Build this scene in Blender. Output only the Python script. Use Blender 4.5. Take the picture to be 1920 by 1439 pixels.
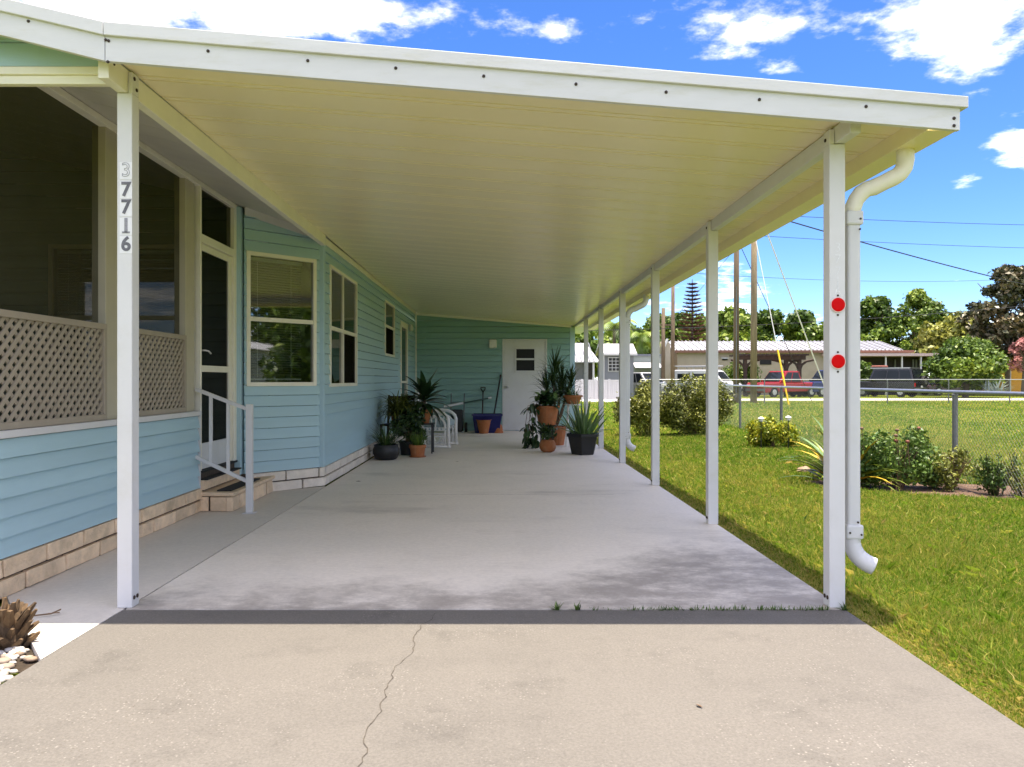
import bpy, bmesh, math, random
import numpy as np
from mathutils import Vector, Matrix, Euler, noise as mnoise

for o in list(bpy.data.objects):
    bpy.data.objects.remove(o, do_unlink=True)
scene = bpy.context.scene
COL = scene.collection
random.seed(11)
RNG = np.random.default_rng(11)

# ------------------------------------------------------------------ camera
F, CX, CY, H = 1450.0, 937.0, 713.0, 1.18      # focal, vanishing point (photo pixels), eye height
cam_d = bpy.data.cameras.new('camera')
cam = bpy.data.objects.new('camera', cam_d)
COL.objects.link(cam)
cam.location = (0, 0, H)
cam.rotation_euler = (math.radians(90), 0, 0)
cam_d.sensor_width = 36.0
cam_d.lens = 36.0 * F / 1920.0
cam_d.shift_x = (960 - CX) / 1920.0
cam_d.shift_y = -(719.5 - CY) / 1920.0
cam_d.clip_start = 0.05
cam_d.clip_end = 3000
scene.camera = cam

# ------------------------------------------------------------------ sky and sun
SUN_EL, SUN_ROT = math.radians(83.0), math.radians(97.0)
SUN_STRENGTH, SKY_STRENGTH, EXPOSURE = 2.0, 0.070, 2.55
world = bpy.data.worlds.new('World')
scene.world = world
world.use_nodes = True
nt = world.node_tree
nt.nodes.clear()
def N(t, tree=None, **kw):
    n = (tree or nt).nodes.new(t)
    for k, v in kw.items():
        setattr(n, k, v)
    return n
def L(a, b, tree=None):
    (tree or nt).links.new(a, b)
w_out = N('ShaderNodeOutputWorld')
w_bg = N('ShaderNodeBackground')
w_bg.inputs['Strength'].default_value = SKY_STRENGTH
sky = N('ShaderNodeTexSky', sky_type='NISHITA')
sky.sun_disc = False
sky.sun_elevation = SUN_EL
sky.sun_rotation = SUN_ROT
sky.altitude = 0
sky.air_density = 0.7
sky.dust_density = 0.3
sky.ozone_density = 7.0
hsv = N('ShaderNodeHueSaturation')
hsv.inputs['Hue'].default_value = 0.511
hsv.inputs['Value'].default_value = 0.82
hsv.inputs['Saturation'].default_value = 1.22
L(sky.outputs[0], hsv.inputs['Color'])
tc = N('ShaderNodeTexCoord')
sep = N('ShaderNodeSeparateXYZ')
L(tc.outputs['Generated'], sep.inputs[0])
def M(op, a, b=None, c=None, clamp=False):
    n = N('ShaderNodeMath', operation=op)
    n.use_clamp = clamp
    for i, v in enumerate((a, b, c)):
        if v is None:
            continue
        if isinstance(v, (int, float)):
            n.inputs[i].default_value = v
        else:
            L(v, n.inputs[i])
    return n.outputs[0]
# clouds: noise on a flat layer high above the ground; cover added beyond the view to brighten the shade
zc = M('MAXIMUM', sep.outputs['Z'], 0.03)
den = M('ADD', zc, 0.12)
cu = M('DIVIDE', sep.outputs['X'], den)
cv = M('DIVIDE', sep.outputs['Y'], den)
comb = N('ShaderNodeCombineXYZ')
L(cu, comb.inputs[0]); L(cv, comb.inputs[1])
comb.inputs[2].default_value = 3.7
n1 = N('ShaderNodeTexNoise'); n1.inputs['Scale'].default_value = 2.1; n1.inputs['Detail'].default_value = 10; n1.inputs['Roughness'].default_value = 0.62
n2 = N('ShaderNodeTexNoise'); n2.inputs['Scale'].default_value = 0.55; n2.inputs['Detail'].default_value = 3
n3 = N('ShaderNodeTexNoise'); n3.inputs['Scale'].default_value = 6.5; n3.inputs['Detail'].default_value = 8; n3.inputs['Roughness'].default_value = 0.62
for n in (n1, n2, n3):
    L(comb.outputs[0], n.inputs['Vector'])
dens = M('ADD', M('MULTIPLY', n1.outputs[0], 0.62), M('MULTIPLY', n2.outputs[0], 0.38))
# a few banks of cumulus where the photograph has them (direction, angular radius, weight); negative weights clear the sky in view
def bank(px, py, rx, ry, wgt):
    d = Vector(((px - CX) / F, 1.0, -(py - CY) / F))
    a = math.atan2(d.x, d.y); e = math.atan2(d.z, math.hypot(d.x, d.y))
    az = M('ARCTAN2', sep.outputs['X'], sep.outputs['Y'])
    el = M('ARCSINE', sep.outputs['Z'])
    da = M('DIVIDE', M('SUBTRACT', az, a), rx / F)
    de = M('DIVIDE', M('SUBTRACT', el, e), ry / F)
    r2 = M('ADD', M('MULTIPLY', da, da), M('MULTIPLY', de, de))
    g = M('POWER', 2.718, M('MULTIPLY', r2, -1.0))
    return M('MULTIPLY', g, wgt)
banks = [bank(560, 25, 150, 45, .17), bank(1810, 40, 150, 75, .16), bank(1895, 300, 60, 50, .17), bank(1790, 345, 45, 25, .16),
         bank(980, 50, 170, 45, .13), bank(1420, 70, 130, 50, .14), bank(1380, 560, 70, 40, .12), bank(1470, 135, 40, 22, .12), bank(110, -60, 120, 50, .16),
         bank(1000, 200, 900, 260, -.205), bank(1650, 420, 330, 200, -.185)]
tot = dens
for b in banks:
    tot = M('ADD', tot, b)
ero = M('MULTIPLY', M('SUBTRACT', n3.outputs[0], 0.5), 0.34)
tot = M('ADD', tot, ero)
ramp = N('ShaderNodeMapRange', interpolation_type='SMOOTHSTEP')
ramp.inputs['From Min'].default_value = 0.435
ramp.inputs['From Max'].default_value = 0.615
L(tot, ramp.inputs['Value'])
cloud_a = M('MULTIPLY', ramp.outputs[0], 0.93)
shade = N('ShaderNodeMapRange')
shade.inputs['From Min'].default_value = 0.56; shade.inputs['From Max'].default_value = 0.85
shade.inputs['To Min'].default_value = 1.0; shade.inputs['To Max'].default_value = 0.32
L(tot, shade.inputs['Value'])
CLOUD = 8.4  # cloud brightness raised so the sky fills the carport shade
ccol = N('ShaderNodeMix', data_type='RGBA', blend_type='MULTIPLY')
ccol.inputs[0].default_value = 1.0
ccol.inputs[6].default_value = (CLOUD * 1.0, CLOUD * 1.0, CLOUD * 1.13, 1)
L(shade.outputs[0], ccol.inputs[7])
cmix = N('ShaderNodeMix', data_type='RGBA')
L(cloud_a, cmix.inputs[0]); L(hsv.outputs[0], cmix.inputs[6]); L(ccol.outputs[2], cmix.inputs[7])
L(cmix.outputs[2], w_bg.inputs['Color'])
L(w_bg.outputs[0], w_out.inputs['Surface'])

sun_d = bpy.data.lights.new('sun', 'SUN')
sun_d.energy = SUN_STRENGTH
sun_d.angle = math.radians(0.53)
sun_d.color = (1.0, 0.955, 0.89)
sun = bpy.data.objects.new('sun', sun_d)
COL.objects.link(sun)
sdir = Vector((math.cos(SUN_EL) * math.sin(SUN_ROT), math.cos(SUN_EL) * math.cos(SUN_ROT), math.sin(SUN_EL)))
sun.rotation_euler = (-sdir).to_track_quat('-Z', 'Y').to_euler()
sun.location = (4, 0, 30)

scene.view_settings.view_transform = 'Standard'
scene.view_settings.look = 'None'
scene.view_settings.gamma = 1.0
scene.view_settings.use_curve_mapping = False
scene.view_settings.exposure = EXPOSURE
scene.view_settings.use_white_balance = True      # camera balanced for open shade
scene.view_settings.white_balance_temperature = 7450
scene.view_settings.white_balance_tint = 10
scene.render.engine = 'CYCLES'
cy = scene.cycles
cy.max_bounces = 10; cy.diffuse_bounces = 6; cy.glossy_bounces = 4; cy.transparent_max_bounces = 16; cy.transmission_bounces = 4
cy.use_denoising = True
cy.sample_clamp_indirect = 6.0
cy.caustics_reflective = False; cy.caustics_refractive = False

# ------------------------------------------------------------------ helpers
def P(px, py, Y):
    """photo pixel at depth Y -> world point"""
    return Vector(((px - CX) / F * Y, Y, H - (py - CY) / F * Y))
def G(px, py, z=0.0):
    """photo pixel on the horizontal plane z -> world point"""
    Y = F * (H - z) / (py - CY)
    return Vector(((px - CX) / F * Y, Y, z))

class MB:
    def __init__(s):
        s.v = []; s.f = []; s.t = []
    def add(s, vs, fs):
        b = len(s.v)
        s.v += [tuple(p) for p in vs]
        s.f += [tuple(i + b for i in f) for f in fs]
        return s
    def box(s, x0, x1, y0, y1, z0, z1):
        return s.add([(x0,y0,z0),(x1,y0,z0),(x1,y1,z0),(x0,y1,z0),(x0,y0,z1),(x1,y0,z1),(x1,y1,z1),(x0,y1,z1)],
                     [(3,2,1,0),(4,5,6,7),(0,1,5,4),(1,2,6,5),(2,3,7,6),(3,0,4,7)])
    def cbox(s, c, sx, sy, sz):
        return s.box(c[0]-sx/2, c[0]+sx/2, c[1]-sy/2, c[1]+sy/2, c[2]-sz/2, c[2]+sz/2)
    def chbox(s, x0, x1, y0, y1, z0, z1, b=0.006):
        """box with chamfered edges"""
        bm = bmesh.new()
        vs = [bm.verts.new(p) for p in [(x0,y0,z0),(x1,y0,z0),(x1,y1,z0),(x0,y1,z0),(x0,y0,z1),(x1,y0,z1),(x1,y1,z1),(x0,y1,z1)]]
        for f in [(3,2,1,0),(4,5,6,7),(0,1,5,4),(1,2,6,5),(2,3,7,6),(3,0,4,7)]:
            bm.faces.new([vs[i] for i in f])
        bmesh.ops.bevel(bm, geom=list(bm.edges), offset=b, segments=1, affect='EDGES', profile=.5)
        bm.verts.index_update()
        s.add([v.co.copy() for v in bm.verts], [[v.index for v in f.verts] for f in bm.faces])
        bm.free()
        return s
    def beam(s, p0, p1, w, h, up=(0,0,1)):
        p0 = Vector(p0); p1 = Vector(p1)
        d = (p1 - p0).normalized(); up = Vector(up)
        if abs(d.dot(up)) > .98: up = Vector((0,1,0))
        r = d.cross(up).normalized(); u = r.cross(d).normalized()
        vs = []
        for p in (p0, p1):
            for a, b in ((-1,-1),(1,-1),(1,1),(-1,1)):
                vs.append(p + r * (a*w/2) + u * (b*h/2))
        return s.add(vs, [(3,2,1,0),(4,5,6,7),(0,1,5,4),(1,2,6,5),(2,3,7,6),(3,0,4,7)])
    def tube(s, pts, r, n=8, caps=True, sx=1.0, sy=1.0, square=False):
        pts = [Vector(p) for p in pts]
        m = len(pts)
        rs = r if isinstance(r, (list, tuple)) else [r]*m
        t0 = (pts[1]-pts[0]).normalized()
        ref = Vector((0,0,1)) if abs(t0.z) < .9 else Vector((1,0,0))
        r0 = t0.cross(ref).normalized()
        vs = []
        for i in range(m):
            if i == 0: t = pts[1]-pts[0]
            elif i == m-1: t = pts[-1]-pts[-2]
            else: t = (pts[i+1]-pts[i]).normalized() + (pts[i]-pts[i-1]).normalized()
            t.normalize()
            r0 = (r0 - t * r0.dot(t)).normalized()
            b0 = t.cross(r0)
            for k in range(n):
                a = 2*math.pi*(k+.5)/n
                vs.append(pts[i] + (r0*math.cos(a)*sx + b0*math.sin(a)*sy)*rs[i])
        fs = []
        for i in range(m-1):
            for k in range(n):
                k2 = (k+1) % n
                fs.append((i*n+k, i*n+k2, (i+1)*n+k2, (i+1)*n+k))
        if caps:
            fs.append(tuple(range(n-1,-1,-1))); fs.append(tuple((m-1)*n+k for k in range(n)))
        return s.add(vs, fs)
    def lathe(s, prof, c=(0,0,0), n=20, sx=1, sy=1, cap=True, rot=0):
        vs = []; fs = []
        for r, z in prof:
            for k in range(n):
                a = 2*math.pi*k/n + rot
                vs.append((c[0]+r*math.cos(a)*sx, c[1]+r*math.sin(a)*sy, c[2]+z))
        for i in range(len(prof)-1):
            for k in range(n):
                k2 = (k+1) % n
                fs.append((i*n+k, i*n+k2, (i+1)*n+k2, (i+1)*n+k))
        if cap:
            fs.append(tuple(range(n-1,-1,-1)))
            fs.append(tuple((len(prof)-1)*n+k for k in range(n)))
        return s.add(vs, fs)
    def prism(s, poly, vec):
        """extrude a planar polygon of 3-D points by vec"""
        n = len(poly); vec = Vector(vec)
        a = [Vector(p) for p in poly]
        nrm = Vector((0,0,0))
        for i in range(n):
            nrm += a[i].cross(a[(i+1) % n])
        if nrm.dot(vec) < 0: a.reverse()
        vs = a + [p + vec for p in a]
        fs = [tuple(range(n-1,-1,-1)), tuple(range(n, 2*n))]
        for i in range(n):
            j = (i+1) % n
            fs.append((i, j, n+j, n+i))
        return s.add(vs, fs)
    def sphere(s, c, r, n=10, m=6, sx=1, sy=1, sz=1):
        prof = []
        for i in range(m+1):
            a = -math.pi/2 + math.pi*i/m
            prof.append((max(r*math.cos(a), 1e-4), r*math.sin(a)*sz))
        return s.lathe(prof, c, n, sx, sy)
    def strap(s, o, az, length, width, lift, droop, nseg=6, fold=.25, tip=.05, tint=None, sag=1.6):
        """one long arching leaf: starts at o, leans towards az"""
        o = Vector(o); d = Vector((math.cos(az), math.sin(az), 0)); side = Vector((-d.y, d.x, 0))
        vs = []; p = o.copy(); ang = lift; st = length/nseg
        for i in range(nseg+1):
            t = i/nseg
            wd = width*.5*(min(1, .45+1.6*t) * (1-t**2.2) + tip*(t))
            fw = Vector((d.x*math.cos(ang), d.y*math.cos(ang), math.sin(ang)))
            upv = side.cross(fw) * -1
            if upv.z < 0: upv = -upv
            vs += [p - side*wd + upv*wd*fold, p, p + side*wd + upv*wd*fold]
            p = p + fw*st
            ang -= droop/nseg*(.4+sag*t*.75)
        fs = []
        for i in range(nseg):
            a = i*3; b = a+3
            fs += [(a, a+1, b+1, b), (a+1, a+2, b+2, b+1)]
        s.add(vs, fs)
        if tint is not None: s.t += [tint]*len(fs)
        return s
    def mesh(s, name='mesh', smooth=False):
        me = bpy.data.meshes.new(name)
        me.from_pydata(s.v, [], s.f)
        if smooth:
            me.polygons.foreach_set('use_smooth', [True]*len(me.polygons))
        if s.t and len(s.t) == len(s.f):
            at = me.attributes.new('tint', 'FLOAT', 'FACE')
            at.data.foreach_set('value', s.t)
        me.update()
        return me
    def build(s, name, mat=None, parent=None, smooth=False, bevel=0, loc=None):
        return obj(name, s.mesh(name, smooth), mat, parent, loc, bevel)

def obj(name, me, mat=None, parent=None, loc=None, bevel=0, rot=None):
    o = bpy.data.objects.new(name, me)
    COL.objects.link(o)
    if mat is not None and len(me.materials) == 0:
        me.materials.append(mat)
    if parent is not None:
        o.parent = parent
        if parent.type == 'EMPTY' and loc is None and not parent.get('_local'):
            o.location = -parent.location      # mesh is given in world coordinates
    if loc is not None: o.location = loc
    if rot is not None: o.rotation_euler = rot
    if bevel:
        b = o.modifiers.new('bevel', 'BEVEL')
        b.width = bevel; b.segments = 2; b.limit_method = 'ANGLE'
    return o
def tag(o, label=None, cat=None, group=None, kind=None):
    if label: o['label'] = label
    if cat: o['category'] = cat
    if group: o['group'] = group
    if kind: o['kind'] = kind
    return o
def thing(name, loc, label, cat, group=None, local=False, rotz=0):
    o = bpy.data.objects.new(name, None)
    COL.objects.link(o)
    o.empty_display_size = .1
    o.location = loc
    o.rotation_euler = (0, 0, rotz)
    if local: o['_local'] = 1
    tag(o, label, cat, group)
    return o
def copy_tree(o, parent=None):
    c = o.copy(); COL.objects.link(c); c.parent = parent
    for ch in list(o.children):
        copy_tree(ch, c)
    return c

# ------------------------------------------------------------------ materials
def principled(name):
    m = bpy.data.materials.new(name)
    m.use_nodes = True
    t = m.node_tree
    b = t.nodes['Principled BSDF']
    return m, t, b
def mat(name, col, rough=.6, var=.12, scale=6.0, bump=0.0, bscale=60.0, metal=0.0, spec=.4, objvar=0.0,
        dirt=None, dirt_amt=.3, dirt_scale=1.5, aniso=None, tint=False, tintcols=None, trans=0.0):
    m, t, b = principled(name)
    nn = lambda ty, **k: N(ty, t, **k)
    ll = lambda a, c: L(a, c, t)
    geo = nn('ShaderNodeNewGeometry')
    vec = geo.outputs['Position']
    if aniso:
        mp = nn('ShaderNodeMapping'); mp.inputs['Scale'].default_value = aniso
        ll(vec, mp.inputs['Vector']); vec = mp.outputs[0]
    nz = nn('ShaderNodeTexNoise'); nz.inputs['Scale'].default_value = scale; nz.inputs['Detail'].default_value = 6
    nz.inputs['Roughness'].default_value = .62
    ll(vec, nz.inputs['Vector'])
    mr = nn('ShaderNodeMapRange'); mr.inputs['From Min'].default_value = .3; mr.inputs['From Max'].default_value = .7
    mr.inputs['To Min'].default_value = 1-var; mr.inputs['To Max'].default_value = 1+var
    ll(nz.outputs[0], mr.inputs['Value'])
    mul = nn('ShaderNodeMix', data_type='RGBA', blend_type='MULTIPLY'); mul.inputs[0].default_value = 1
    mul.inputs[6].default_value = (*col, 1)
    if tintcols:
        at = nn('ShaderNodeAttribute'); at.attribute_name = 'tint'
        cr = nn('ShaderNodeValToRGB')
        el = cr.color_ramp.elements
        while len(el) < len(tintcols): el.new(.5)
        for i, c in enumerate(tintcols):
            el[i].position = i/(len(tintcols)-1); el[i].color = (*c, 1)
        ll(at.outputs['Fac'], cr.inputs[0]); ll(cr.outputs[0], mul.inputs[6])
    ll(mr.outputs[0], mul.inputs[7])
    cur = mul.outputs[2]
    if objvar:
        oi = nn('ShaderNodeObjectInfo')
        m2 = nn('ShaderNodeMapRange'); m2.inputs['To Min'].default_value = 1-objvar; m2.inputs['To Max'].default_value = 1+objvar
        ll(oi.outputs['Random'], m2.inputs['Value'])
        mm = nn('ShaderNodeMix', data_type='RGBA', blend_type='MULTIPLY'); mm.inputs[0].default_value = 1
        ll(cur, mm.inputs[6]); ll(m2.outputs[0], mm.inputs[7]); cur = mm.outputs[2]
    if dirt:
        n2 = nn('ShaderNodeTexNoise'); n2.inputs['Scale'].default_value = dirt_scale; n2.inputs['Detail'].default_value = 8; n2.inputs['Roughness'].default_value = .7
        ll(vec, n2.inputs['Vector'])
        r2 = nn('ShaderNodeMapRange', interpolation_type='SMOOTHSTEP'); r2.inputs['From Min'].default_value = .48; r2.inputs['From Max'].default_value = .72
        r2.inputs['To Max'].default_value = dirt_amt
        ll(n2.outputs[0], r2.inputs['Value'])
        dm = nn('ShaderNodeMix', data_type='RGBA'); dm.inputs[7].default_value = (*dirt, 1)
        ll(r2.outputs[0], dm.inputs[0]); ll(cur, dm.inputs[6]); cur = dm.outputs[2]
    ll(cur, b.inputs['Base Color'])
    b.inputs['Roughness'].default_value = rough
    b.inputs['Metallic'].default_value = metal
    b.inputs['Specular IOR Level'].default_value = spec
    if bump:
        nb = nn('ShaderNodeTexNoise'); nb.inputs['Scale'].default_value = bscale; nb.inputs['Detail'].default_value = 5
        ll(vec, nb.inputs['Vector'])
        bp = nn('ShaderNodeBump'); bp.inputs['Strength'].default_value = bump; bp.inputs['Distance'].default_value = .01
        ll(nb.outputs[0], bp.inputs['Height']); ll(bp.outputs[0], b.inputs['Normal'])
    if trans:
        out = t.nodes['Material Output']
        tr = nn('ShaderNodeBsdfTranslucent'); ll(cur, tr.inputs['Color'])
        mx = nn('ShaderNodeMixShader'); mx.inputs[0].default_value = trans
        ll(b.outputs[0], mx.inputs[1]); ll(tr.outputs[0], mx.inputs[2]); ll(mx.outputs[0], out.inputs['Surface'])
    return m

MT = {}
MT['white'] = mat('white_painted_aluminium', (.63,.63,.63), .42, .04, 3, bump=.04, bscale=25, dirt=(.52,.50,.42), dirt_amt=.30, dirt_scale=4)
MT['fascia'] = mat('weathered_white_fascia', (.62,.625,.63), .45, .05, 2, bump=.03, bscale=20, dirt=(.48,.47,.36), dirt_amt=.38, dirt_scale=3, aniso=(1,1,5))
MT['ceil'] = mat('cream_roof_pan', (.88,.785,.51), .27, .03, 2, bump=.05, bscale=5, spec=.5, objvar=.012, aniso=(.35,1,1))
MT['soffit'] = mat('soffit_panel', (.62,.60,.53), .6, .05, 2, aniso=(.4,1,1))
MT['cream'] = mat('cream_trim', (.80,.77,.66), .45, .05, 4)
MT['siding'] = mat('blue_vinyl_siding', (.38,.56,.615), .5, .05, 2.2, bump=.12, bscale=90, objvar=.025, aniso=(.25,.25,3), dirt=(.36,.51,.55), dirt_amt=.35, dirt_scale=1.2)
MT['siding_back'] = mat('teal_vinyl_siding', (.24,.42,.39), .5, .05, 2.2, bump=.12, bscale=90, objvar=.03, aniso=(.25,.25,3), dirt=(.22,.36,.33), dirt_amt=.35, dirt_scale=1.2)
MT['trimblue'] = mat('blue_corner_trim', (.39,.57,.64), .5, .04, 3)
MT['dark'] = mat('dark_interior', (.02,.02,.022), .8, .1)
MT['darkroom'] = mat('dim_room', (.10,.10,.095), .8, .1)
MT['black'] = mat('black_plastic', (.018,.018,.019), .42, .15, 20)
MT['rubber'] = mat('rubber_mat', (.02,.02,.02), .85, .2, 60)
MT['screw'] = mat('rusty_screw', (.035,.022,.015), .6, .3, 80)
MT['block'] = mat('split_face_block', (.78,.59,.40), .85, .16, 9, bump=.9, bscale=45, objvar=.09, dirt=(.36,.27,.18), dirt_amt=.45, dirt_scale=5)
MT['block_white'] = mat('painted_split_face_block', (.74,.665,.57), .8, .10, 9, bump=.8, bscale=45, objvar=.06, dirt=(.42,.36,.30), dirt_amt=.35, dirt_scale=5)
MT['mortar'] = mat('dark_mortar', (.075,.055,.04), .95, .2, 30)
MT['lattice'] = mat('taupe_lattice', (.35,.30,.235), .6, .06, 8, objvar=.03)
MT['tan'] = mat('tan_screen_post', (.46,.42,.32), .55, .06, 5)
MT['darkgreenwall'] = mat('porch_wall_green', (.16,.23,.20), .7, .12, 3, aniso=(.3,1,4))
MT['galv'] = mat('galvanised_steel', (.42,.43,.44), .38, .15, 30, metal=.85)
MT['galv_post'] = mat('weathered_steel_post', (.16,.17,.17), .55, .2, 25, metal=.3)
MT['terracotta'] = mat('terracotta', (.38,.13,.045), .75, .14, 9, bump=.2, bscale=40, dirt=(.42,.26,.16), dirt_amt=.4, dirt_scale=6)
MT['soil'] = mat('potting_soil', (.04,.028,.018), .95, .4, 40, bump=.8, bscale=80)
MT['bluebin'] = mat('blue_plastic', (.006,.009,.11), .35, .06, 6)
MT['wicker'] = mat('white_rattan', (.78,.77,.74), .5, .08, 30)
MT['cushion'] = mat('pale_blue_cushion', (.33,.42,.43), .9, .12, 25)
MT['darkwood'] = mat('dark_stained_wood', (.035,.014,.010), .38, .25, 8, aniso=(1,1,.3))
MT['red'] = mat('red_reflector', (.60,.0,.002), .5, .04, 80, spec=.12)
MT['redrim'] = mat('reflector_rim', (.75,.55,.52), .4, .04)
MT['number'] = mat('faded_number', (.13,.13,.15), .6, .35, 120)
MT['number_grey'] = mat('bleached_number', (.27,.27,.30), .6, .3, 120)
MT['ghost'] = mat('number_residue', (.70,.71,.72), .6, .2, 160)
MT['plate'] = mat('number_tile', (.74,.74,.76), .5, .03)
MT['pole'] = mat('creosoted_pole', (.12,.085,.055), .85, .3, 5, aniso=(3,3,.3), bump=.4, bscale=30)
MT['polelight'] = mat('weathered_pole', (.22,.17,.11), .85, .3, 5, aniso=(3,3,.3), bump=.4, bscale=30)
MT['wire'] = mat('cable', (.02,.02,.022), .6, .1)
MT['guy'] = mat('guy_wire', (.6,.6,.6), .4, .1)
MT['yellow'] = mat('yellow_guard', (.75,.50,.02), .5, .05)

def glass_mat(name, tintc=(.75,.8,.78), refl=.09):
    m = bpy.data.materials.new(name); m.use_nodes = True
    t = m.node_tree; t.nodes.clear()
    out = N('ShaderNodeOutputMaterial', t)
    tr = N('ShaderNodeBsdfTransparent', t); tr.inputs['Color'].default_value = (*tintc, 1)
    gl = N('ShaderNodeBsdfGlossy', t); gl.inputs['Roughness'].default_value = .02
    lw = N('ShaderNodeFresnel', t); lw.inputs['IOR'].default_value = 1.5
    ad = N('ShaderNodeMath', t, operation='ADD'); ad.inputs[1].default_value = refl
    L(lw.outputs[0], ad.inputs[0], t)
    mx = N('ShaderNodeMixShader', t)
    L(ad.outputs[0], mx.inputs[0], t); L(tr.outputs[0], mx.inputs[1], t); L(gl.outputs[0], mx.inputs[2], t)
    L(mx.outputs[0], out.inputs['Surface'], t)
    return m
MT['glass'] = glass_mat('window_glass', refl=.13)
def screen_mat(name, fac, col):
    m = bpy.data.materials.new(name); m.use_nodes = True
    t = m.node_tree; t.nodes.clear()
    out = N('ShaderNodeOutputMaterial', t)
    tr = N('ShaderNodeBsdfTransparent', t)
    df = N('ShaderNodeBsdfDiffuse', t); df.inputs['Color'].default_value = (*col, 1)
    mx = N('ShaderNodeMixShader', t)
    geo = N('ShaderNodeNewGeometry', t)
    nz = N('ShaderNodeTexNoise', t); nz.inputs['Scale'].default_value = 3
    L(geo.outputs['Position'], nz.inputs['Vector'], t)
    mr = N('ShaderNodeMapRange', t); mr.inputs['To Min'].default_value = fac-.06; mr.inputs['To Max'].default_value = fac+.06
    L(nz.outputs[0], mr.inputs['Value'], t)
    L(mr.outputs[0], mx.inputs[0], t); L(tr.outputs[0], mx.inputs[1], t); L(df.outputs[0], mx.inputs[2], t)
    L(mx.outputs[0], out.inputs['Surface'], t)
    return m
MT['screen'] = screen_mat('insect_screen', .68, (.055,.05,.028))
MT['screen_dark'] = screen_mat('dark_insect_screen', .72, (.016,.015,.012))

def concrete(name, col, col2, stain, pebble, stainband=None):
    """brushed or exposed-aggregate concrete with stains of its own"""
    m, t, b = principled(name)
    nn = lambda ty, **k: N(ty, t, **k)
    ll = lambda a, c: L(a, c, t)
    geo = nn('ShaderNodeNewGeometry'); pos = geo.outputs['Position']
    def noise(sc, det=6, ro=.6, vec=None, mp=None):
        v = vec or pos
        if mp:
            k = nn('ShaderNodeMapping'); k.inputs['Scale'].default_value = mp; ll(v, k.inputs['Vector']); v = k.outputs[0]
        n = nn('ShaderNodeTexNoise'); n.inputs['Scale'].default_value = sc; n.inputs['Detail'].default_value = det; n.inputs['Roughness'].default_value = ro
        ll(v, n.inputs['Vector']); return n.outputs[0]
    def rng(v, a, b_, c=0, d=1, sm=True):
        r = nn('ShaderNodeMapRange', interpolation_type='SMOOTHSTEP' if sm else 'LINEAR')
        r.inputs['From Min'].default_value = a; r.inputs['From Max'].default_value = b_
        r.inputs['To Min'].default_value = c; r.inputs['To Max'].default_value = d
        ll(v, r.inputs['Value']); return r.outputs[0]
    def mixc(f, a, c):
        x = nn('ShaderNodeMix', data_type='RGBA')
        if isinstance(f, float): x.inputs[0].default_value = f
        else: ll(f, x.inputs[0])
        for i, v in ((6, a), (7, c)):
            if isinstance(v, tuple): x.inputs[i].default_value = (*v, 1)
            else: ll(v, x.inputs[i])
        return x.outputs[2]
    def mth(op, a, c):
        x = nn('ShaderNodeMath', operation=op)
        for i, v in enumerate((a, c)):
            if isinstance(v, (int, float)): x.inputs[i].default_value = v
            else: ll(v, x.inputs[i])
        return x.outputs[0]
    c = mixc(rng(noise(.7, 5), .35, .65), col, col2)
    c = mixc(rng(noise(2.6, 9, .68), .50, .72, 0, .6 if pebble else .4), c, stain)
    if pebble: c = mixc(rng(noise(.9, 9, .72, mp=(1,1.6,1)), .50, .68, 0, .32), c, stain)
    fine = rng(noise(95 if pebble else 26, 8, .8), .3, .7, .80 if pebble else .93, 1.2 if pebble else 1.07)
    mu = nn('ShaderNodeMix', data_type='RGBA', blend_type='MULTIPLY'); mu.inputs[0].default_value = 1
    ll(c, mu.inputs[6]); ll(fine, mu.inputs[7]); c = mu.outputs[2]
    if pebble:
        vo = nn('ShaderNodeTexVoronoi'); vo.inputs['Scale'].default_value = 75; ll(pos, vo.inputs['Vector'])
        dots = rng(vo.outputs['Distance'], .22, .34, 1, 0)
        sel = nn('ShaderNodeSeparateColor'); ll(vo.outputs['Color'], sel.inputs[0])
        pick = rng(sel.outputs[0], .66, .72, 0, 1)
        dk = rng(sel.outputs[1], .80, .84, 0, 1)
        area = rng(noise(1.3, 6), .42, .66, .05, 1)
        c = mixc(mth('MULTIPLY', mth('MULTIPLY', dots, pick), mth('MULTIPLY', area, .5)), c, (.33,.31,.28))
        c = mixc(mth('MULTIPLY', mth('MULTIPLY', dots, dk), mth('MULTIPLY', area, .6)), c, (.075,.06,.047))
    if stainband:
        # mildew along the front joint, where rain blows in
        sp = nn('ShaderNodeSeparateXYZ'); ll(pos, sp.inputs[0])
        wob = noise(2.2, 8, .7)
        yy = mth('ADD', sp.outputs['Y'], mth('MULTIPLY', mth('SUBTRACT', wob, .5), -1.5))
        xr = rng(sp.outputs['X'], -.1, 1.6, 0, 1.15)
        band = rng(mth('SUBTRACT', yy, xr), 3.95, 4.7, 1, 0)
        pat = rng(noise(4.5, 10, .75, mp=(.8,1,1)), .22, .60)
        c = mixc(mth('MULTIPLY', mth('MULTIPLY', band, pat), .80), c, (.235,.205,.18))
        spots = rng(noise(.8, 5, .6, mp=(.55,1.2,1)), .56, .74)
        c = mixc(mth('MULTIPLY', spots, .45), c, (.33,.29,.25))
    ll(c, b.inputs['Base Color'])
    b.inputs['Roughness'].default_value = .82 if pebble else .62
    b.inputs['Specular IOR Level'].default_value = .3
    bp = nn('ShaderNodeBump'); bp.inputs['Strength'].default_value = .35 if pebble else .15; bp.inputs['Distance'].default_value = .006
    ll(noise(110 if pebble else 60, 5, .7), bp.inputs['Height']); ll(bp.outputs[0], b.inputs['Normal'])
    return m
MT['drive'] = concrete('exposed_aggregate_concrete', (.138,.128,.116), (.127,.118,.107), (.088,.082,.075), True)
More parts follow.
